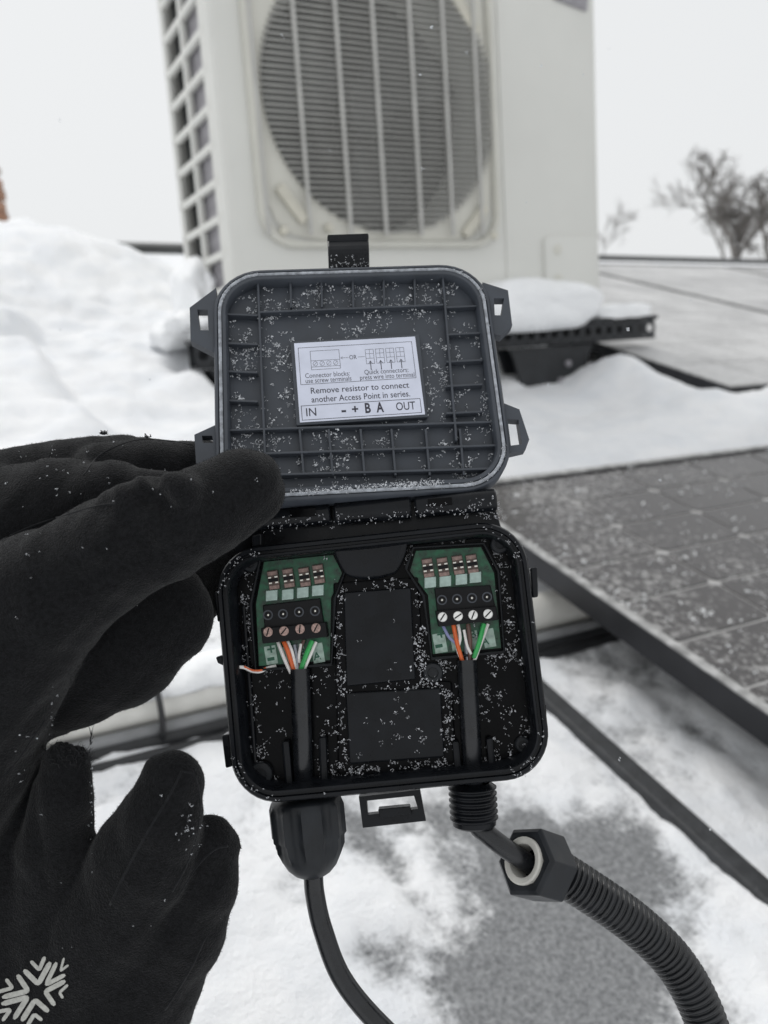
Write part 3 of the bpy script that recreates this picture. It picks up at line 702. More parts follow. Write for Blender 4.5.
# ---- circuit boards
def board(poly, res, pads_, block_u, block_l, socks, scr, scrmat, bottom, letters):
    z = FZ + .6
    mb = MB(mm); mb.prism(bpoly(poly, z), FZ + .05, z); bd = mb.build('circuit_board', PCB, box)
    pts = bpoly(poly, z + .6); n = len(pts); path = []
    c = np.mean(pts, 0)
    pts = [np.array(p) + nz(np.array(p) - c) * 1.0 for p in pts]
    mb = MB(mm); wall = []
    out_ = [(p + nz(p - c) * 1.0) for p in pts]
    plate(mb, out_, [pts], FZ, FZ + 3.2); fixn(mb.build('board_rim', PL, box, bevel=.0003))
    for k, (x, y) in enumerate(res):
        M = None
        c0 = bl(x, y, z); ang = math.radians(3)
        MM = loc4((c0[0] * mm, c0[1] * mm, z * mm)) @ Matrix.Rotation(ang, 4, 'Z')
        q = MB(mm); q.box((0, 0, .6), (3.7, 6.6, 1.2)); q.build('resistor', RES, bd, M=MM, bevel=.0002)
        for yy in (2.3, -2.5):
            q = MB(mm); q.box((0, yy, 1.35), (3.3, 1.2, .4)); q.build('resistor_end', RESP, bd, M=MM)
        q = MB(mm); q.box((0, 0, 1.3), (3.3, 1.1, .3)); q.build('resistor_core', PLT, bd, M=MM)
        for sx in (-1, 1):
            for yy in (.95, -.95):
                q = MB(mm); q.box((sx * 1.1, yy, 1.5), (1.1, .55, .6)); q.build('contact', TIN, bd, M=MM, bevel=.0001)
    for k, (x, y) in enumerate(pads_):
        c0 = bl(x, y, z); q = MB(mm); q.prism([(-2.2, -2.0), (1.9, -2.0), (2.3, 1.7), (-1.8, 1.7)], 0, 1.6, .06); q.build('quick_connector', PAD, bd, M=loc4((c0[0] * mm, c0[1] * mm, z * mm)), bevel=.0002)
    for (x, y, w_, h_, ch) in bottom:
        c0 = bl(x, y, z); q = MB(mm); q.box((0, 0, .06), (w_ * .325, h_ * .325, .1)); q.build('printed_pad', SLK, bd, M=loc4((c0[0] * mm, c0[1] * mm, z * mm)) @ Matrix.Rotation(math.radians(4), 4, 'Z'))
    for (x, y, ch) in letters:
        c0 = bl(x, y, z); put_text(ch, bd, loc4((c0[0] * mm, c0[1] * mm, (z + .14) * mm)) @ Matrix.Rotation(math.radians(5), 4, 'Z'), None, 2.6 * mm, SLKD, .02)
    tz0, tz1 = FZ + .6, -6.6
    mb = MB(mm); mb.prism(bpoly(block_u, -8.2), tz0, -8.2, .02); tb = mb.build('terminal_block', PLT, box, bevel=.0003)
    mb = MB(mm); mb.prism(bpoly(block_l, tz1), tz0, tz1, .02); mb.build('terminal_step', PLT, tb, bevel=.0003)
    for (x, y) in socks:
        c0 = bl(x, y, -8.1); q = MB(mm); q.lathe([(1.7, -8.25), (1.7, -7.9), (1.25, -7.9), (1.25, -8.15)], (c0[0], c0[1], 0), (0, 0, 1), 20, False); q.build('socket', PLL, tb, smooth=True)
        q = MB(mm); q.lathe([(.38, -8.2), (.38, -7.95), (.2, -7.85)], (c0[0], c0[1], 0), (0, 0, 1), 8); q.build('socket_pin', TIN, tb)
    for k, (x, y) in enumerate(scr):
        c0 = bl(x, y, tz1); q = MB(mm); q.lathe([(1.62, tz1 - .2), (1.62, tz1 + .35), (1.45, tz1 + .5)], (c0[0], c0[1], 0), (0, 0, 1), 20); q.build('screw', scrmat, tb, smooth=True)
        a = (.9, .5, 1.1, .7)[k] + (.3 if x < 384 else 0); q = MB(mm); q.box((0, 0, 0), (2.7, .42, .12)); q.build('screw_slot', PLT, tb, M=loc4((c0[0] * mm, c0[1] * mm, (tz1 + .52) * mm)) @ Matrix.Rotation(a, 4, 'Z'))
    return bd, tb
def text_geo(s_, off=0.0):
    cu = bpy.data.curves.new('txt', 'FONT'); cu.body = s_; cu.offset = off; cu.resolution_u = 3
    o = bpy.data.objects.new('txt', cu); COL.objects.link(o); dg = bpy.context.evaluated_depsgraph_get(); dg.update()
    me = bpy.data.meshes.new_from_object(o.evaluated_get(dg)); bpy.data.objects.remove(o); bpy.data.curves.remove(cu); me.materials.clear(); return me
def put_text(s_, parent, M, width, height, mt, off=0.0, name='lettering'):
    """text whose lower left corner (or centre, when width is None) sits at M"""
    me = text_geo(s_, off); v = np.array([q.co[:] for q in me.vertices]); lo, hi = v.min(0), v.max(0)
    if width is None: k = height / max(hi[1] - lo[1], .3); kx = ky = k; v = (v - (lo + hi) / 2) * [kx, ky, 1]
    else: kx = width / (hi[0] - lo[0]); ky = height / .70; v = (v - [lo[0], 0, 0]) * [kx, ky, 1]
    v[:, 2] = 0
    for q, c in zip(me.vertices, v): q.co = c
    me.update(); return link(name, me, mt, parent, M=M)
board([(264, 562), (333, 555), (342, 573), (331, 598), (330, 660), (259, 666), (256, 604)],
      [(274, 580), (289, 578), (305, 577), (319, 574)], [(272, 595), (288, 594), (303, 592), (318, 590)],
      [(262, 605), (320, 598), (324, 624), (264, 629)], [(260, 628), (326, 622), (328, 637), (262, 644)],
      [(268, 615), (283, 614), (299, 612), (315, 611)], [(268, 632), (284, 631), (300, 629), (316, 628)], SCRR,
      [(271, 655, 12, 19, ''), (287, 655, 9, 17, ''), (301, 652, 8, 17, ''), (318, 653, 12, 20, '')], [(271, 659, '-'), (271, 649, '+'), (317, 656, 'A'), (303, 652, 'B')])
board([(416, 551), (481, 547), (494, 573), (501, 648), (433, 654), (428, 595), (410, 571)],
      [(428, 568), (443, 567), (458, 565), (472, 564)], [(430, 582), (445, 581), (461, 579), (475, 577)],
      [(434, 588), (491, 585), (496, 607), (437, 612)], [(435, 611), (497, 606), (499, 620), (438, 627)],
      [(442, 600), (457, 599), (472, 598), (487, 597)], [(442.5, 617), (458, 616), (473, 615), (488, 614)], SCR,
      [(440, 643, 13, 20, ''), (455, 642, 8, 17, ''), (474, 640, 9, 19, ''), (489, 638, 12, 19, '')], [(439, 646, '-'), (441, 634, '+'), (485, 641, 'A'), (473, 634, 'B')])

# ---- gland and threaded port
ga, gb = bl(306, 803, -14), bl(313.5, 877, -14); gd = nz(gb - ga); GB = nz(np.cross(gd, [0, 0, 1])); GD = np.cross(gd, GB)
rg = []
for r_, h in ((8, -3), (11.2, -2), (11.9, -1), (11.9, 1.2), (11.8, 10.5), (11.1, 11.4), (10.9, 14), (10.0, 17.5), (8.3, 20.6), (6.2, 22.7), (4.4, 23.7), (3.6, 23.9), (3.4, 20)):
    ring_ = []
    for i in range(60):
        a = 2 * math.pi * i / 60; k = (1 + (.075 if i % 5 == 0 else -.015)) if 1 < h < 17 else 1.0
        ring_.append(ga + gd * h + r_ * k * (math.cos(a) * GB + math.sin(a) * GD))
    rg.append(ring_)
mb = MB(mm); mb.loft(rg, True, False); mb.build('cable_gland', PLG, box, smooth=True)
pa, pb = bl(472, 782, -14), bl(474.5, 826, -14); L_ = np.linalg.norm(pb - pa); prof = [(6, 0)]
h = 1.0
while h < L_ - 2.2: prof += [(7.4, h), (8.1, h + .55), (8.1, h + .95), (7.4, h + 1.5)]; h += 1.95
prof += [(7.3, L_ - .6), (6.6, L_), (4.4, L_), (4.2, L_ - 6)]
mb = MB(mm); mb.lathe(prof, pa, pb - pa, 36, False); mb.build('threaded_port', PL, box, smooth=True)

# ---- lid
LW, LH, LR = 99.0, 89.2, 17.0
LM = BF.mat().inverted() @ LF.mat()
LFZ = -4.4
mb = MB(mm); mb.loft(rings([(4, -11.5), (1.5, -10.5), (.3, -8), (0, -7), (0, -.5), (.5, .1), (1.2, .2), (1.5, -.6), (2.9, -.6), (3.1, .3), (4.2, .3), (4.6, -.2), (5.0, -4.6)], LW, LH, LR))
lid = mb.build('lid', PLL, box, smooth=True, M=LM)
mb = MB(mm); pp = [np.array([x, y, -.1]) for x, y in rrect(LW - 4.4, LH - 4.4, LR - 2.2, 9)]
n = len(pp); mb.tube(pp + [pp[0]], .62, 8, False); mb.build('gasket', GSK, lid, smooth=True)
def zl(pts): return [(180 + x / 2.1333, 220 + y / 2.1333) for x, y in pts]        # points read in an enlargement of the lid
ears = [([(78, 150), (22, 192), (24, 262), (82, 292)], [(38, 196), (60, 196), (62, 240), (44, 240)]), ([(84, 438), (32, 462), (36, 528), (88, 545)], [(48, 464), (70, 464), (72, 479), (50, 479)]),
        ([(644, 138), (698, 155), (707, 230), (684, 252), (660, 246)], [(668, 172), (690, 172), (684, 208), (670, 208)]), ([(684, 393), (722, 408), (743, 472), (735, 494), (700, 502)], [(697, 428), (720, 430), (728, 482), (704, 485)])]
for o_, h_ in ears:
    mb = MB(mm); plate(mb, lpoly(zl(o_), -3), [lpoly(zl(h_), -3)], -5.5, -1.5); fixn(mb.build('latch_ear', PLL, lid))
prof2 = []
tabp = lpoly(zl([(314, 40), (402, 37), (404, 104), (317, 106)]), -5)
mb = MB(mm)
rows_ = []
for j in range(9):
    t = j / 8; a = np.array(tabp[3]) * (1 - t) + np.array(tabp[0]) * t; b = np.array(tabp[2]) * (1 - t) + np.array(tabp[1]) * t; zz = -4.0 + 1.6 * math.sin(math.pi * min(1, t * 1.1)) + (1.6 if t > .92 else 0)
    rows_.append([(a[0], a[1], zz), (b[0], b[1], zz), (b[0], b[1], zz - 2.0), (a[0], a[1], zz - 2.0)])
mb.loft(rows_); mb.build('lid_latch', PL, lid, bevel=.0005)
def rib(a, b, th=.8, z1=-1.7):
    p0, p1 = [ll(*zl([q])[0], z1) for q in (a, b)]; d = p1 - p0; L_ = np.hypot(d[0], d[1])
    q = MB(mm); q.box((0, 0, 0), (L_, th, z1 - LFZ + .2)); q.build('rib', PLL, lid, M=loc4(((p0[0] + p1[0]) / 2 * mm, (p0[1] + p1[1]) / 2 * mm, (z1 + LFZ - .2) / 2 * mm)) @ Matrix.Rotation(math.atan2(d[1], d[0]), 4, 'Z'), bevel=.0002)
for y in (200, 262, 322, 384): rib((94, y), (166, y + 3))
for y in (182, 240, 298, 350, 408): rib((568, y + 4), (646, y))
for x in (235, 301, 368, 434, 500): rib((x, 112), (x + 2, 186))
for x in (258, 320, 388, 454, 527, 600): rib((x - 3, 445), (x + 6, 544))
rib((166, 130), (182, 520), z1=-1.5); rib((560, 112), (590, 470), z1=-1.5)
rib((170, 196), (562, 180), z1=-1.5); rib((105, 448), (668, 430), z1=-1.5); rib((180, 498), (676, 480), z1=-1.5)
rib((120, 545), (660, 530), z1=-1.3)
# label
LBZ = -2.0
lc = [ll(x, y, LBZ) for x, y in ((294, 343.5), (416, 336.5), (424, 414.5), (300, 422.5))]
mb = MB(mm); c = np.mean(lc, 0); mb.prism([c[:2] + 1.06 * (p[:2] - c[:2]) for p in lc], LFZ, LBZ - .15); mb.build('label_pad', PLL, lid, bevel=.0003)
ax = nz((lc[1] - lc[0]) + (lc[2] - lc[3])); Lw = (np.linalg.norm(lc[1] - lc[0]) + np.linalg.norm(lc[2] - lc[3])) / 2; Lh = (np.linalg.norm(lc[3] - lc[0]) + np.linalg.norm(lc[2] - lc[1])) / 2
LBM = LM @ loc4((c[0] * mm, c[1] * mm, LBZ * mm)) @ Matrix.Rotation(math.atan2(ax[1], ax[0]), 4, 'Z')
mb = MB(mm); mb.box((0, 0, 0), (Lw, Lh, .16)); lab = mb.build('printed_label', LBL, box, M=LBM, label='white paper label with wiring notes stuck inside the lid')
def lp(fx, fy): return ((fx - .5) * Lw, (.5 - fy) * Lh)
TZ_ = .10
def lt(s_, x0, x1, base, size, off=0.0):
    a = lp(x0, base); put_text(s_, lab, loc4((a[0] * mm, a[1] * mm, TZ_ * mm)), (x1 - x0) * Lw * mm, size * Lh * mm, INK, off)
def ln(pts, wd=.16, name='print_line'):
    for (a, b) in zip(pts[:-1], pts[1:]):
        p0, p1 = np.array(lp(*a)), np.array(lp(*b)); d = p1 - p0; L_ = np.linalg.norm(d) + wd
        q = MB(mm); q.box((0, 0, 0), (L_, wd, .02)); q.build(name, INK, lab, M=loc4(((p0[0] + p1[0]) / 2 * mm, (p0[1] + p1[1]) / 2 * mm, (TZ_ + random.uniform(0, .004)) * mm)) @ Matrix.Rotation(math.atan2(d[1], d[0]), 4, 'Z'))
def rect(x0, y0, x1, y1, wd=.16): ln([(x0, y0), (x1, y0), (x1, y1), (x0, y1), (x0, y0)], wd)
rect(.03, .065, .965, .535); rect(.02, .80, .975, .975, .2)
rect(.125, .115, .36, .355, .13); ln([(.125, .24), (.36, .24)], .13); ln([(.125, .32), (.36, .32)], .13)
for fx in (.16, .215, .27, .325):
    ln([(fx + .019 * math.cos(a), .28 + .030 * math.sin(a)) for a in np.linspace(0, 2 * math.pi, 9)], .1); ln([(fx - .013, .30), (fx + .013, .26)], .1)
ln([(.37, .225), (.43, .225)], .12); ln([(.385, .21), (.37, .225), (.385, .24)], .12); lt('OR', .44, .50, .25, .055); ln([(.51, .225), (.565, .225)], .12)
for k in range(4):
    x = .575 + .084 * k; rect(x, .135, x + .066, .32, .12); ln([(x, .19), (x + .066, .19)], .11); ln([(x, .25), (x + .066, .25)], .11); ln([(x + .033, .135), (x + .033, .25)], .1)
    ln([(x + .033, .29), (x + .033, .40)], .28); ln([(x + .018, .32), (x + .033, .285), (x + .048, .32)], .16)
lt('Connector blocks:', .07, .43, .455, .06); lt('use screw terminals', .07, .44, .52, .06)
lt('Quick connectors:', .55, .91, .455, .06); lt('press wire into terminal', .51, .955, .52, .06)
lt('Remove resistor to connect', .105, .90, .655, .075, .006); lt('another Access Point in series.', .105, .90, .765, .075, .006)
lt('IN', .055, .135, .93, .10, .005); lt('OUT', .775, .93, .93, .10, .005)
lt('-', .335, .372, .935, .12, .03); lt('+', .42, .47, .93, .10, .03); lt('B', .525, .57, .935, .12, .03); lt('A', .615, .675, .935, .12, .03)

# ---- the two cables with their wires (seen inside the box)
def cable(name, M, path, rad, label, wires):
    e = empty(name, M, label, 'cable', 'network cables in the junction box')
    pts = [np.append(bl(x, y, z)[:2], z) for x, y, z in path]; q = MB(mm); pts = spline(pts, 8); q.tube(pts, rad, 16)
    q.build('jacket', CBL, e, smooth=True)
    for mt, r_, wp in wires:
        q = MB(mm); q.tube(spline([np.append(bl(x, y, z + 1.7)[:2], z + 1.7) for x, y, z in wp], 6), r_, 8); q.build('wire', mt, e, smooth=True)
    return e
cable('network_cable', BF.mat(), [(300, 669, -8.3), (301, 700, -7.6), (303, 760, -8.3), (305, 795, -12.5), (309, 835, -14), (313, 872, -14), (315, 895, -14), (323, 930, -13), (343, 980, -12), (385, 1030, -10), (450, 1085, -8), (560, 1160, -6), (760, 1260, -6)], 3.3,
      'thin black cable dangling from the domed gland, orange and green wires at its end',
      [(WOR, .75, [(283, 640, -10), (288, 652, -8.6), (294, 671, -9.2)]), (WWH, .65, [(278, 642, -10.5), (284, 658, -9), (291, 673, -10)]), (WWH, .6, [(287, 640, -10.5), (292, 652, -9.4), (296, 670, -9.6)]),
       (WFO, 1.0, [(295, 645, -12), (297, 657, -11), (298, 671, -10)]), (WBR, .6, [(304, 640, -10.5), (300, 652, -10), (300, 670, -9.6)]), (WWH, .5, [(301, 644, -10), (299, 656, -9), (300, 665, -10)]),
       (WGR, .8, [(312, 641, -10), (306, 655, -8.6), (300, 672, -9.2)]), (WWH, .55, [(316, 642, -10.5), (310, 656, -9.2), (303, 672, -9.8)]),
       (WWH, .6, [(236, 667, -7), (244, 667.5, -8), (252, 671, -9.5), (260, 671.5, -10), (268, 668, -11), (276, 666, -12)]), (WOR, .35, [(244, 666.5, -7.6), (251, 670, -9), (260, 670.5, -9.5), (266, 668, -10.5)])])
cable('network_cable', BF.mat(), [(467, 660, -8.3), (469, 700, -7.6), (472, 755, -8.3), (473, 790, -13), (476, 822, -14), (487, 834, -13), (505, 848, -11.5), (525, 861, -12.5), (545, 874, -16)], 3.3,
      'bent black cable leaving the threaded port into the hex nut, clean screws above',
      [(WOR, .75, [(453, 623, -10), (457, 643, -8.6), (463, 663, -9.2)]), (WWH, .6, [(458, 624, -10.5), (460, 638, -9.4), (458, 650, -9), (464, 664, -9.6)]), (WBL, .55, [(443, 626, -10.5), (449, 637, -9.6), (457, 645, -9.4), (462, 660, -10)]),
       (WBR, .8, [(468, 624, -10.5), (470, 640, -9.6), (470, 661, -10)]), (WWH, .5, [(464, 630, -10.2), (467, 645, -9), (471, 654, -9.2)]), (WFO, .9, [(466, 640, -11.5), (467, 652, -11), (468, 662, -10.3)]),
       (WGR, .8, [(484, 624, -10), (479, 643, -8.6), (474, 658, -9.2)]), (WWH, .6, [(488, 624, -10.5), (481, 643, -9.6), (473, 664, -9)])])

# ---- corrugated conduit with its loose nut
con = empty('corrugated_conduit', BF.mat(), 'black corrugated conduit with hex nut and pale seal ring, pulled off the port', 'conduit')
nf = bl(524, 861, -9.5); nd = nz([.66, -.44, -.60])
mb = MB(mm); mb.lathe([(7.6, 7), (7.6, .6), (8.2, 0), (10.4, 0), (11.8, .9), (11.8, 6.5)], nf, nd, 6, False, .35); mb.lathe([(11.8, 6.5), (11.8, 13.2), (10.6, 14.2), (7, 14.2)], nf, nd, 6, False, .35)
o = mb.build('hex_nut', PLG, con, bevel=.0004); fixn(o)
mb = MB(mm); mb.lathe([(7.5, 6), (7.5, -.9), (7.0, -1.4), (5.9, -1.4), (5.3, -.9), (4.9, 6)], nf, nd, 28, False); mb.build('seal_ring', RUB, con, smooth=True)
nb = nf + nd * 13
path = [nb, nb + nd * 5] + [np.append(bl(x, y, z)[:2], z) for x, y, z in ((614, 908, -24), (646, 933, -26.5), (674, 962, -28), (696, 998, -28), (711, 1040, -27), (720, 1100, -24), (715, 1300, -18))]
dense = np.array(spline(path, 60)); sg = np.r_[0, np.cumsum(np.linalg.norm(np.diff(dense, axis=0), axis=1))]
st = np.arange(0, sg[-1], 2.1 / 8); pp = np.stack([np.interp(st, sg, dense[:, k]) for k in range(3)], 1)
rr_ = [6.75 + .55 * math.tanh(2.2 * math.sin(2 * math.pi * s_ / 2.1)) for s_ in st]
mb = MB(mm); mb.tube(pp, rr_, 26); mb.build('corrugated_hose', CBL, con, smooth='all')

# ================================================================== gloved hand (one continuous surface from a distance field)
def K(px, py, d, r): return np.append(ray(px, py) * d, r / FPX * d)
def chain_sdf(X, Y, Z, pts, sz=1.0, k=.004):
    out = None
    for a, b in zip(pts[:-1], pts[1:]):
        A, B = a[:3], b[:3]; D = B - A; D2 = np.array([D[0], D[1], D[2] / sz])
        x, y, z = X - A[0], Y - A[1], (Z - A[2]) / sz
        t = np.clip((x * D2[0] + y * D2[1] + z * D2[2]) / (D2 @ D2), 0, 1)
        d = np.sqrt((x - t * D2[0]) ** 2 + (y - t * D2[1]) ** 2 + (z - t * D2[2]) ** 2) - (a[3] + (b[3] - a[3]) * t)
        out = d if out is None else smin(out, d, .0025)
    return out
def smin(a, b, k):
    h = np.clip(.5 + .5 * (b - a) / k, 0, 1); return b + (a - b) * h - k * h * (1 - h)
def surface_nets(S, org, h):
    ins = S < 0; nx, ny, nz_ = S.shape
    c = [(i, j, k) for i in (0, 1) for j in (0, 1) for k in (0, 1)]
    sl = lambda A, o: A[o[0]:nx - 1 + o[0], o[1]:ny - 1 + o[1], o[2]:nz_ - 1 + o[2]]
    cnt = sum(sl(ins, o).astype(np.int8) for o in c); act = (cnt > 0) & (cnt < 8)
    ii = np.argwhere(act); vid = -np.ones(act.shape, np.int64); vid[act] = np.arange(len(ii))
    vals = np.stack([S[ii[:, 0] + o[0], ii[:, 1] + o[1], ii[:, 2] + o[2]] for o in c], 1); acc = np.zeros((len(ii), 3)); n = np.zeros(len(ii))
    for a in range(8):
        for b in range(a + 1, 8):
            oa, ob = np.array(c[a]), np.array(c[b])
            if np.abs(oa - ob).sum() != 1: continue
            va, vb = vals[:, a], vals[:, b]; m = (va < 0) != (vb < 0); t = np.where(m, va / np.where(m, va - vb, 1), 0)
            acc += np.where(m[:, None], oa + t[:, None] * (ob - oa), 0); n += m
    V = (ii + acc / n[:, None]) * h + org; Fs = []
    for ax in range(3):
        s0 = [slice(1, -1)] * 3; s0[ax] = slice(0, -1); s1 = [slice(1, -1)] * 3; s1[ax] = slice(1, None)
        A, B = ins[tuple(s0)], ins[tuple(s1)]; e = np.argwhere(A != B); 
        if not len(e): continue
        off = np.ones(3, int); off[ax] = 0; e = e + off; flip = ins[e[:, 0], e[:, 1], e[:, 2]]
        u, v = (ax + 1) % 3, (ax + 2) % 3; du = np.zeros(3, int); du[u] = 1; dv = np.zeros(3, int); dv[v] = 1
        q = np.stack([vid[tuple((e - du - dv).T)], vid[tuple((e - dv).T)], vid[tuple(e.T)], vid[tuple((e - du).T)]], 1)
        q = np.where(flip[:, None], q, q[:, ::-1]); Fs.append(q)
    return V, np.concatenate(Fs)
h_ = .0011
lo = np.array([-.185, -.046, .205]); hi = np.array([-.024, .205, .335])
gx, gy, gz = [np.arange(a, b, h_, dtype=np.float32) for a, b in zip(lo, hi)]
X, Y, Z = np.meshgrid(gx, gy, gz, indexing='ij')
thumb = chain_sdf(X, Y, Z, [K(245, 488, .2525, 40), K(205, 511, .2495, 45), K(160, 530, .246, 53), K(105, 556, .243, 55), K(38, 602, .243, 68), K(-32, 685, .247, 88), K(-90, 790, .255, 118)], .92)
web = chain_sdf(X, Y, Z, [K(165, 486, .262, 14), K(118, 492, .268, 30), K(60, 510, .275, 52), K(-20, 545, .278, 78), K(-110, 620, .275, 120)], .9)
index = chain_sdf(X, Y, Z, [K(262, 478, .3035, 30), K(205, 475, .2995, 33), K(150, 474, .293, 34), K(105, 478, .289, 36)], 1.0)
index2 = chain_sdf(X, Y, Z, [K(120, 476, .296, 42), K(60, 487, .295, 46), K(-10, 508, .292, 56), K(-100, 560, .288, 90)], .8)
mid = chain_sdf(X, Y, Z, [K(158, 616, .272, 55), K(115, 634, .270, 74), K(60, 652, .268, 77), K(-20, 680, .266, 85)], .62)
midb = chain_sdf(X, Y, Z, [K(240, 560, .313, 30), K(200, 580, .302, 36), K(158, 612, .283, 46)], .9)
palm = chain_sdf(X, Y, Z, [K(-90, 780, .262, 130), K(-40, 880, .262, 135), K(20, 985, .262, 118), K(60, 1090, .258, 105), K(70, 1180, .255, 110)], .42)
palm2 = chain_sdf(X, Y, Z, [K(40, 900, .264, 72), K(95, 950, .264, 80), K(85, 1010, .262, 95)], .42)
stub = chain_sdf(X, Y, Z, [K(66, 764, .250, 24), K(62, 800, .250, 31), K(55, 850, .252, 38), K(50, 920, .257, 50)], .8)
fa = chain_sdf(X, Y, Z, [K(172, 783, .247, 33), K(160, 822, .247, 42), K(143, 862, .250, 52), K(115, 915, .256, 66), K(70, 985, .262, 85)], .75)
fb = chain_sdf(X, Y, Z, [K(207, 848, .256, 32), K(196, 885, .256, 41), K(172, 925, .258, 54), K(130, 975, .261, 72), K(90, 1050, .26, 90)], .75)
ncut = (Y - X * .15) - (ray(66, 748)[1] - ray(66, 748)[0] * .15) * .25          # torn-off finger end
stub = np.maximum(stub, -(ncut) - .0006 + .0016 * np.sin(X * 2900) * np.sin(Z * 2300 + X * 900))
lump_ = smin(chain_sdf(X, Y, Z, [K(142, 488, .2365, 15), K(128, 500, .2365, 17), K(112, 503, .239, 14)], 1.0), chain_sdf(X, Y, Z, [K(166, 488, .236, 16), K(182, 492, .2365, 20)], 1.0), .0015)
thumb = smin(thumb, lump_, .003)
A_ = smin(thumb, web, .0022); A_ = smin(A_, index2, .0035); A_ = smin(A_, index, .0012); A_ = smin(A_, smin(mid, midb, .008), .0016)
palm3 = chain_sdf(X, Y, Z, [K(22, 772, .259, 26), K(14, 820, .258, 42), K(10, 880, .258, 60)], .6)
B_ = smin(smin(palm, palm2, .010), palm3, .003); B_ = smin(B_, stub, .0022); B_ = smin(B_, fb, .003); B_ = smin(B_, fa, .0011)
S = smin(A_, B_, .0025)
# cloth: shallow folds where the thumb bends and slow unevenness
def fold(px, py, d, ax_, ay_, wd, ln_, amp):
    c = ray(px, py) * d; u_ = (X - c[0]) * ax_ + (Y - c[1]) * ay_; v_ = -(X - c[0]) * ay_ + (Y - c[1]) * ax_
    return amp * np.exp(-(u_ / wd) ** 2 - (v_ / ln_) ** 2 - ((Z - d + .014) / .02) ** 2)
S = S + fold(157, 478, .24, .85, -.5, .0024, .011, .0030) + fold(147, 494, .24, .7, -.7, .0018, .012, .0013) - fold(151, 487, .24, .8, -.6, .0016, .008, .0008)
S = S + fold(120, 565, .235, .35, .93, .003, .020, .0020) + fold(140, 530, .235, .75, -.66, .0022, .014, .0012) + fold(60, 590, .232, .4, .9, .0035, .022, .0014) + fold(150, 560, .24, .9, .3, .0022, .012, .0008) + fold(42, 840, .245, .98, -.15, .0016, .016, .0022) + fold(30, 820, .245, .98, -.15, .0014, .016, .0012)
S = S + (.00045 * np.sin(X * 310 + Y * 120) * np.sin(Y * 260 + Z * 340) + .0003 * np.sin(X * 700 + 2 * np.sin(Y * 210)) * np.sin(Z * 520 + Y * 450)).astype(np.float32)
S[0], S[-1], S[:, 0], S[:, -1], S[:, :, 0], S[:, :, -1] = 1, 1, 1, 1, 1, 1
GV, GF = surface_nets(S, lo, h_); del X, Y, Z, S
for it in range(2):                                                 # light relaxation
    acc = np.zeros_like(GV); cn = np.zeros(len(GV))
    for a in range(4):
        np.add.at(acc, GF[:, a], GV[GF[:, (a + 1) % 4]] + GV[GF[:, (a + 3) % 4]]); np.add.at(cn, GF[:, a], 2)
    GV = .45 * GV + .55 * acc / cn[:, None]
GW = CAMP + GV @ C2W.T; GO = W(ray(-60, 1000) * .262)
me = bpy.data.meshes.new('gloved_hand'); me.from_pydata((GW - GO).tolist(), [], GF.tolist()); me.update()
hand = link('gloved_hand', me, GLV, smooth='all', M=loc4(GO), label='hand in black fleece glove with snowflake emblem, thumb pinching the open box', category='gloved hand')
bvh = BVHTree.FromPolygons([tuple(p) for p in GW], [tuple(int(i) for i in q) for q in GF])
def hit(px, py):
    d = Vector(C2W @ nz(ray(px, py))); l, n_, i, ds = bvh.ray_cast(Vector(CAMP), d, 1.0)
    return (None, None) if l is None else (np.array(l), np.array(n_) if Vector(n_).dot(d) < 0 else -np.array(n_))
def on_glove(pts, lift=.0003, n=10):
    out = []
    for q in spline([np.array(p, float) for p in pts], n):
        l, n_ = hit(q[0], q[1])
        if l is not None: out.append(l + n_ * lift - GO)
    return out
# stitched seams
for pts in ([(110, 905), (128, 868), (150, 828), (170, 795), (182, 771)], [(182, 771), (194, 776), (200, 800), (197, 835), (186, 866), (172, 892)], [(176, 900), (196, 868), (214, 850), (228, 846)], [(83, 476), (100, 455), (132, 441), (165, 440), (192, 445)], [(0, 541), (30, 527), (60, 517), (92, 507), (118, 503)], [(0, 780), (18, 760), (30, 742), (45, 720)], [(165, 1010), (190, 970), (205, 938)]):
    p_ = on_glove(pts, -.00015, 8)
    if len(p_) > 3: mb = MB(); mb.tube(p_, .0004, 6); mb.build('seam', GLS, hand, smooth='all')
# snowflake print
def zs(x, y): return (x / 6.4, 920 + y / 6.4)
chev = [((160, 320), (248, 408), (325, 270), 27), ((365, 270), (298, 412), (418, 348), 22), ((418, 388), (292, 455), (350, 540), 25), ((310, 580), (228, 508), (145, 640), 27), ((18, 535), (182, 490), (95, 628), 27), ((22, 492), (184, 452), (118, 352), 27),
        ((202, 262), (255, 318), (290, 235), 20), ((412, 240), (390, 324), (440, 285), 12), ((436, 412), (384, 460), (404, 495), 15), ((270, 636), (222, 600), (180, 668), 20), ((-30, 588), (72, 570), (22, 640), 20), ((-30, 462), (86, 432), (42, 376), 20)]
for a, b, c, wd in chev:
    for (p0, p1) in ((a, b), (b, c)):
        p0, p1 = np.array(p0, float), np.array(p1, float); d = nz(p1 - p0); nrm = np.array([-d[1], d[0]]); p0 = p0 - d * wd * .15; p1 = p1 + d * wd * .15
        ptsg, fcs, nn = [], [], 8
        for i in range(nn + 1):
            for s_ in (-1, 0, 1):
                tq_ = p0 + (p1 - p0) * i / nn; end = math.sin(math.pi * min(1, (min(i, nn - i) + .6) / 2) / 2)
                l, n_ = hit(*zs(*(tq_ + nrm * s_ * wd * .62 * end)))
                if l is None: ptsg = None; break
                ptsg.append(l + n_ * (.00028 + .0001 * (s_ == 0)) - GO)
            if ptsg is None: break
        if ptsg:
            mb = MB(); mb.add(ptsg, [(3 * i + j, 3 * i + j + 1, 3 * i + j + 4, 3 * i + j + 3) for i in range(nn) for j in (0, 1)])
            mb.build('snowflake_stroke', PRT, hand, smooth='all')
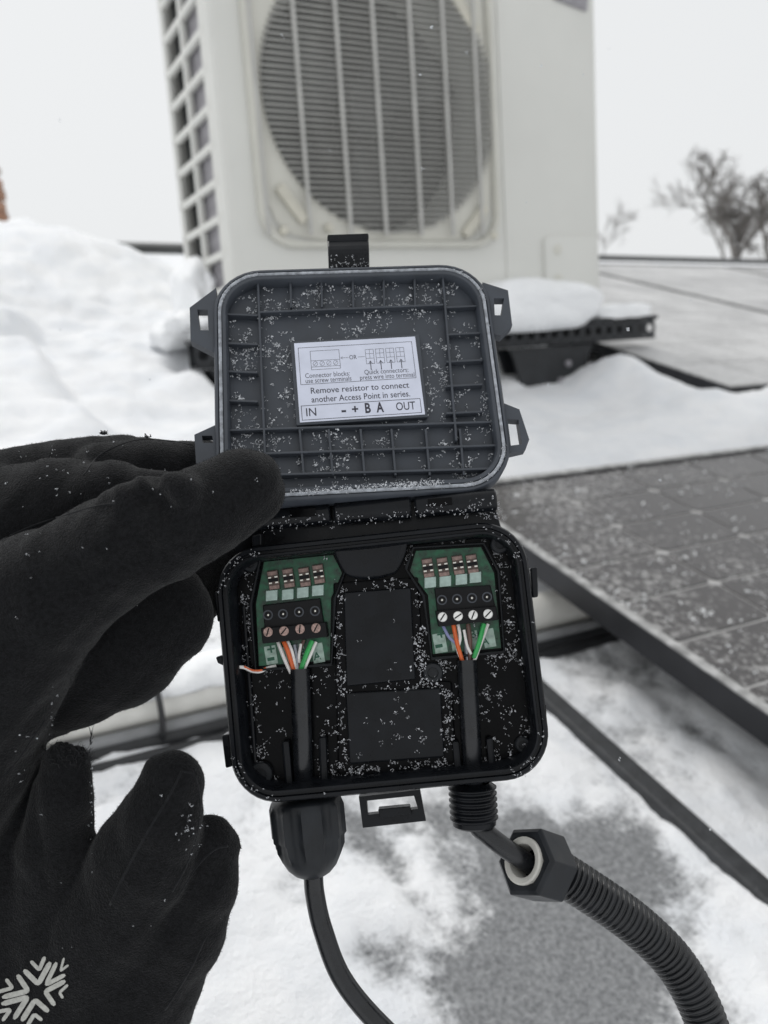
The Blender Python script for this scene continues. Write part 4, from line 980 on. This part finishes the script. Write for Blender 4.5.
# torn threads at the cut finger end, little tufts, and fleece pile
def stray(rnd, base, dirn, L_, r_, q):
    p = np.array(base, float); d = nz(dirn); pts = [p]
    for i in range(6): d = nz(d + rnd.normal(0, .28, 3)); pts.append(pts[-1] + d * L_ / 6)
    q.tube(pts, [r_ * (1 - .12 * i) for i in range(7)], 4, False)
q = MB(); up = C2W @ np.array([0, -1.0, -.1])
for k in range(70):
    px = rng.uniform(46, 92); l, n_ = hit(px, rng.uniform(752, 768))
    if l is None: continue
    stray(rng, l - GO, up + rng.normal(0, .35, 3), rng.uniform(.002, .006), .00012, q)
for k in range(26):
    l, n_ = hit(88, 764)
    if l is None: break
    t = rng.uniform(0, 1); base = P(86 + 6 * t, 764 - 34 * t * t, .246) - GO
    stray(rng, base, up + .5 * CX * (1 - 2 * t) + rng.normal(0, .3, 3), rng.uniform(.002, .005), .00014, q)
for (px, py) in ((104, 434), (148, 437)):
    for k in range(34 if px < 120 else 8):
        base = P(px + rng.uniform(-3, 3), py, .29) - GO; stray(rng, base, up + rng.normal(0, .5, 3), rng.uniform(.0008, .0017), .00022, q)
q.build('frayed_threads', GLE, hand, kind='stuff')
# pile: short fibres over the cloth
fi = rng.integers(0, len(GF), 200000); v4 = GW[GF[fi]]; bc = rng.dirichlet([1, 1, 1, 1], len(fi))[:, :, None]; ctr = (v4 * bc).sum(1)
nr = np.cross(v4[:, 1] - v4[:, 0], v4[:, 3] - v4[:, 0]); nr /= np.linalg.norm(nr, axis=1)[:, None] + 1e-12
fd = nr + rng.normal(0, .55, nr.shape); fd /= np.linalg.norm(fd, axis=1)[:, None]
sd_ = np.cross(fd, rng.normal(0, 1, fd.shape)); sd_ /= np.linalg.norm(sd_, axis=1)[:, None]
Lf = rng.uniform(.0003, .0008, len(fi))[:, None]; w_f = .00005
tri = np.stack([ctr - sd_ * w_f, ctr + sd_ * w_f, ctr + fd * Lf], 1) - GO
me = bpy.data.meshes.new('fleece_pile'); me.from_pydata(tri.reshape(-1, 3).tolist(), [], np.arange(len(tri) * 3).reshape(-1, 3).tolist()); me.update()
link('fleece_pile', me, GLE, hand, kind='stuff')
# jacket sleeve where the wrist leaves the picture
SLV = mat('sleeve_cloth', (.012, .013, .016), .8, .3, 60, .0006, 300)
mb = MB(); pts = spline([ray(20, 1130) * .262, ray(-60, 1330) * .25, ray(-380, 1750) * .22, ray(-900, 2600) * .17], 8)
mb.tube([W(p) - GO for p in pts], [.036 + .0012 * i + .0015 * math.sin(i * 1.3) for i in range(len(pts))], 28); mb.build('sleeve', SLV, hand, smooth='all')

# ================================================================== snow grains
def crystals(cen, size, nrm, up_bias=.5, k=(2, 5)):
    """clumps of tiny needles: returns verts, faces"""
    V, Fc = [], []; b = 0
    for c, s_ in zip(cen, size):
        for j in range(int(rng.integers(k[0], k[1] + 1))):
            d = rng.normal(0, 1, 3); d = d + nrm * abs(d @ nrm) * up_bias; d = d / np.linalg.norm(d); L = s_ * rng.uniform(.4, 1.0); r = s_ * rng.uniform(.18, .34)
            a = np.cross(d, rng.normal(0, 1, 3)); a /= np.linalg.norm(a); e_ = np.cross(d, a); o = c + rng.normal(0, .35, 3) * s_
            V += [o - d * L / 2, o + d * L / 2] + [o + r * (math.cos(t) * a + math.sin(t) * e_) for t in (0, 2.09, 4.19)]
            Fc += [(b, b + 3, b + 2), (b, b + 4, b + 3), (b, b + 2, b + 4), (b + 1, b + 2, b + 3), (b + 1, b + 3, b + 4), (b + 1, b + 4, b + 2)]; b += 5
    return V, Fc
def spread(weight, region, n, clump, frame_loc, zfun, sz):
    """rejection-sample pixels of a region by a weight map, then drop them on the frame"""
    out, ss = [], []; x0, y0, x1, y1 = region; tries = 0
    while len(out) < n and tries < n * 60:
        tries += 1; x, y = rng.uniform(x0, x1), rng.uniform(y0, y1)
        if rng.uniform() > weight(x, y): continue
        for j in range(int(rng.integers(1, clump + 1))):
            xx, yy = x + rng.normal(0, 1.6), y + rng.normal(0, 1.6)
            z = zfun(xx, yy)
            if z is None: continue
            out.append(frame_loc(xx, yy, z)); ss.append(min(1.5, sz[0] * math.exp(abs(rng.normal(0, sz[1])))))
    return out, ss
def inside(poly, x, y):
    c = False; n = len(poly); j = n - 1
    for i in range(n):
        (xi, yi), (xj, yj) = poly[i], poly[j]
        if (yi > y) != (yj > y) and x < (xj - xi) * (y - yi) / (yj - yi) + xi: c = not c
        j = i
    return c
def edge_d(poly, x, y):
    p = np.array([x, y]); m = 1e9
    for i in range(len(poly)):
        a, b = np.array(poly[i], float), np.array(poly[(i + 1) % len(poly)], float); t = np.clip(((p - a) @ (b - a)) / ((b - a) @ (b - a)), 0, 1); m = min(m, float(np.linalg.norm(p - a - t * (b - a))))
    return m
lidin = [(228, 292), (240, 281), (460, 273), (474, 284), (503, 470), (490, 483), (240, 492), (230, 480)]
labq = [(291, 340), (419, 333), (428, 418), (297, 426)]
def wl(x, y):
    if not inside(lidin, x, y): return 0
    if inside(labq, x, y): return .015
    n_ = float(fbm(np.array(x * .045), np.array(y * .045), 3, 77)); return min(1, max(.10, (n_ - .36) * 2.6))
A, Sx = spread(wl, (220, 265, 510, 495), 2700, 4, ll, lambda x, y: LFZ + .3 + (1.6 if rng.uniform() < .15 else 0), (.30, .62))
# rim, gasket and outer edge of the lid
for x, y, sx in rrect(LW - 4, LH - 4, LR - 2, 30) and [(p[0], p[1], 0) for p in rrect(LW - 4, LH - 4, LR - 2, 40)]: pass
rim = rrect(LW - 4.4, LH - 4.4, LR - 2, 40); rim = [np.array(p) for p in rim]
for k in range(520):
    i = rng.integers(0, len(rim)); a, b = rim[i], rim[(i + 1) % len(rim)]; p = a + (b - a) * rng.uniform(); A.append(np.array([p[0], p[1], .3]) + rng.normal(0, .35, 3) * [1, 1, .3]); Sx.append(rng.uniform(.25, .6))
for k in range(420):
    p = ll(*((lambda t: (292 + 150 * t, 492 - 9 * t))(rng.uniform())), .2); A.append(p + rng.normal(0, .7, 3) * [1, .8, .3]); Sx.append(rng.uniform(.4, .9))
for k in range(45):
    p = ll(rng.uniform(330, 368), rng.uniform(255, 268), -1.8); A.append(p); Sx.append(rng.uniform(.25, .6))
V, Fc = crystals(A, Sx, np.array([0, 0, 1.0])); mb = MB(mm); mb.add(V, Fc)
o = mb.build('snow_grains', FRO, M=LF.mat(), kind='stuff', label='fine snow grains scattered over the inside of the lid', category='snow')
bodyin = [(236, 572), (254, 549), (480, 529), (514, 533), (527, 556), (541, 745), (527, 770), (272, 793), (250, 782)]
pad1 = [(343, 592), (411, 587), (416, 680), (346, 687)]; pad2 = [(345, 693), (441, 688), (445, 758), (349, 765)]
brd1 = [(256, 556), (337, 549), (347, 573), (335, 600), (334, 666), (254, 672), (250, 600)]; brd2 = [(411, 546), (484, 541), (499, 571), (507, 654), (428, 660), (422, 597), (404, 571)]
scoop = [(333, 541), (408, 535), (402, 574), (345, 580)]
def cab(x, y): return abs(x - (300 + (y - 668) * .04)) < 12 and y > 664 or abs(x - (467 + (y - 660) * .05)) < 12 and y > 655
def wb(x, y):
    if not inside(bodyin, x, y): return 0
    if inside(brd1, x, y) or inside(brd2, x, y): return .012
    if inside(scoop, x, y): return .03
    if cab(x, y): return 0
    n_ = float(fbm(np.array(x * .06), np.array(y * .06), 3, 55)); k = max(.0, (n_ - .42) * 2.2)
    if inside(pad1, x, y): return .012 + .02 * k
    if inside(pad2, x, y): return .03 + (.5 * k if 360 < x < 425 and 705 < y < 750 else .05 * k)
    e_ = min(edge_d(pad1, x, y), edge_d(pad2, x, y), edge_d(brd1, x, y), edge_d(brd2, x, y)); per = edge_d(bodyin, x, y)
    return min(1, .10 + k + (.55 if e_ < 9 else 0) + (.30 if per < 14 else 0)) * (.45 + n_)
def zbody(x, y):
    if inside(pad1, x, y): return -7.8
    if inside(pad2, x, y): return -7.3
    if inside(brd1, x, y) or inside(brd2, x, y): return FZ + 1.4
    if edge_d(pad1, x, y) < 10 or edge_d(pad2, x, y) < 11: return FZ + 1.8 + rng.uniform(0, 1.2)
    return FZ + .3 + rng.uniform(0, 1.2)
A, Sx = spread(wb, (236, 528, 545, 795), 2300, 4, bl, zbody, (.30, .58))
rim = [np.array(p) for p in rrect(BW - 4, BH - 4, BR - 2, 30)]
for k in range(120):
    i = rng.integers(0, len(rim)); a, b = rim[i], rim[(i + 1) % len(rim)]; p = a + (b - a) * rng.uniform(); A.append(np.array([p[0], p[1], .4]) + rng.normal(0, .9, 3) * [1, 1, .1]); Sx.append(rng.uniform(.25, .6))
for k in range(170):
    t = rng.uniform(); A.append(np.append(bl(262 + 235 * t, 527 - 21 * t + rng.normal(0, 4), .4)[:2], .4)); Sx.append(rng.uniform(.2, .6))
for k in range(60): A.append(bl(rng.uniform(466, 499), rng.uniform(498, 520), -6.5)); Sx.append(rng.uniform(.4, .9))
V, Fc = crystals(A, Sx, np.array([0, 0, 1.0])); mb = MB(mm); mb.add(V, Fc)
mb.build('snow_grains', FROD, M=BF.mat(), kind='stuff', label='snow grains lodged around the terminals inside the box body', category='snow')
# grains caught on glove, gland and conduit
A, Sx = [], []
for (cx_, cy_, sx_, sy_, n_) in ((55, 455, 40, 12, 22), (95, 487, 45, 8, 16), (40, 560, 60, 40, 16), (190, 826, 5, 12, 30), (25, 770, 20, 25, 12), (150, 900, 60, 60, 14), (92, 790, 3, 30, 16), (50, 712, 2, 14, 10), (225, 470, 30, 20, 6)):
    for k in range(n_):
        l, nn_ = hit(rng.normal(cx_, sx_), rng.normal(cy_, sy_))
        if l is not None: A.append(l + nn_ * .0003); Sx.append(rng.uniform(.2, .65) * mm)
V, Fc = crystals([a - GO for a in A], Sx, -_F); mb = MB(); mb.add(V, Fc)
mb.build('snow_grains', FRO, M=loc4(GO), kind='stuff', label='sparse snow grains caught in the glove fleece', category='snow')
# flakes drifting in the air
A, Sx = [], []
for (px, py, d, s_) in ((541, 65, .62, .9), (583, 75, .6, .6), (281, 36, .5, .8), (431, 27, .5, .9), (420, 75, .55, .6), (422, 169, .5, .6), (466, 53, .6, .7), (526, 203, .6, .5), (609, 49, .9, .7), (628, 329, .45, .8), (549, 385, .45, .6), (60, 120, .8, .8), (690, 300, .7, .6), (660, 480, .6, .7), (620, 760, .5, .7), (710, 830, .5, .6), (150, 380, .7, .7), (330, 150, .8, .8), (60, 330, .9, .8)):
    A.append(P(px, py, d * .55)); Sx.append(s_ * 1.25 * mm)
V, Fc = crystals(A, Sx, np.array([0, 0, 1.0]), 0, (4, 6)); mb = MB(); mb.add(V, Fc)
mb.build('falling_snow', FRO, kind='stuff', label='small snowflakes drifting through the air before the heat pump', category='snow')

# snow crumbs lying on the near solar panel
A, Sx = [], []
while len(A) < 1700:
    v_, u_ = rng.uniform(.60, 1.9), rng.uniform(-.1, .86)
    if rng.uniform() > .15 + .85 * math.exp(-(v_ - .6) / .35) * float(sm(np.array(float(fbm(np.array(u_ * 7), np.array(v_ * 7), 3, 91))), .35, .6)): continue
    for j in range(int(rng.integers(1, 4))):
        A.append(np.array([v_ + rng.normal(0, .004), u_ + rng.normal(0, .004), .0985])); Sx.append(min(.006, .0016 * math.exp(abs(rng.normal(0, .65)))))
V, Fc = crystals(A, Sx, np.array([0, 0, 1.0]), .2, (2, 4)); mb = MB(); mb.add(V, Fc)
mb.build('snow_crumbs', SNOWM, M=RM, kind='stuff', label='loose snow crumbs scattered on the nearest solar panel', category='snow')
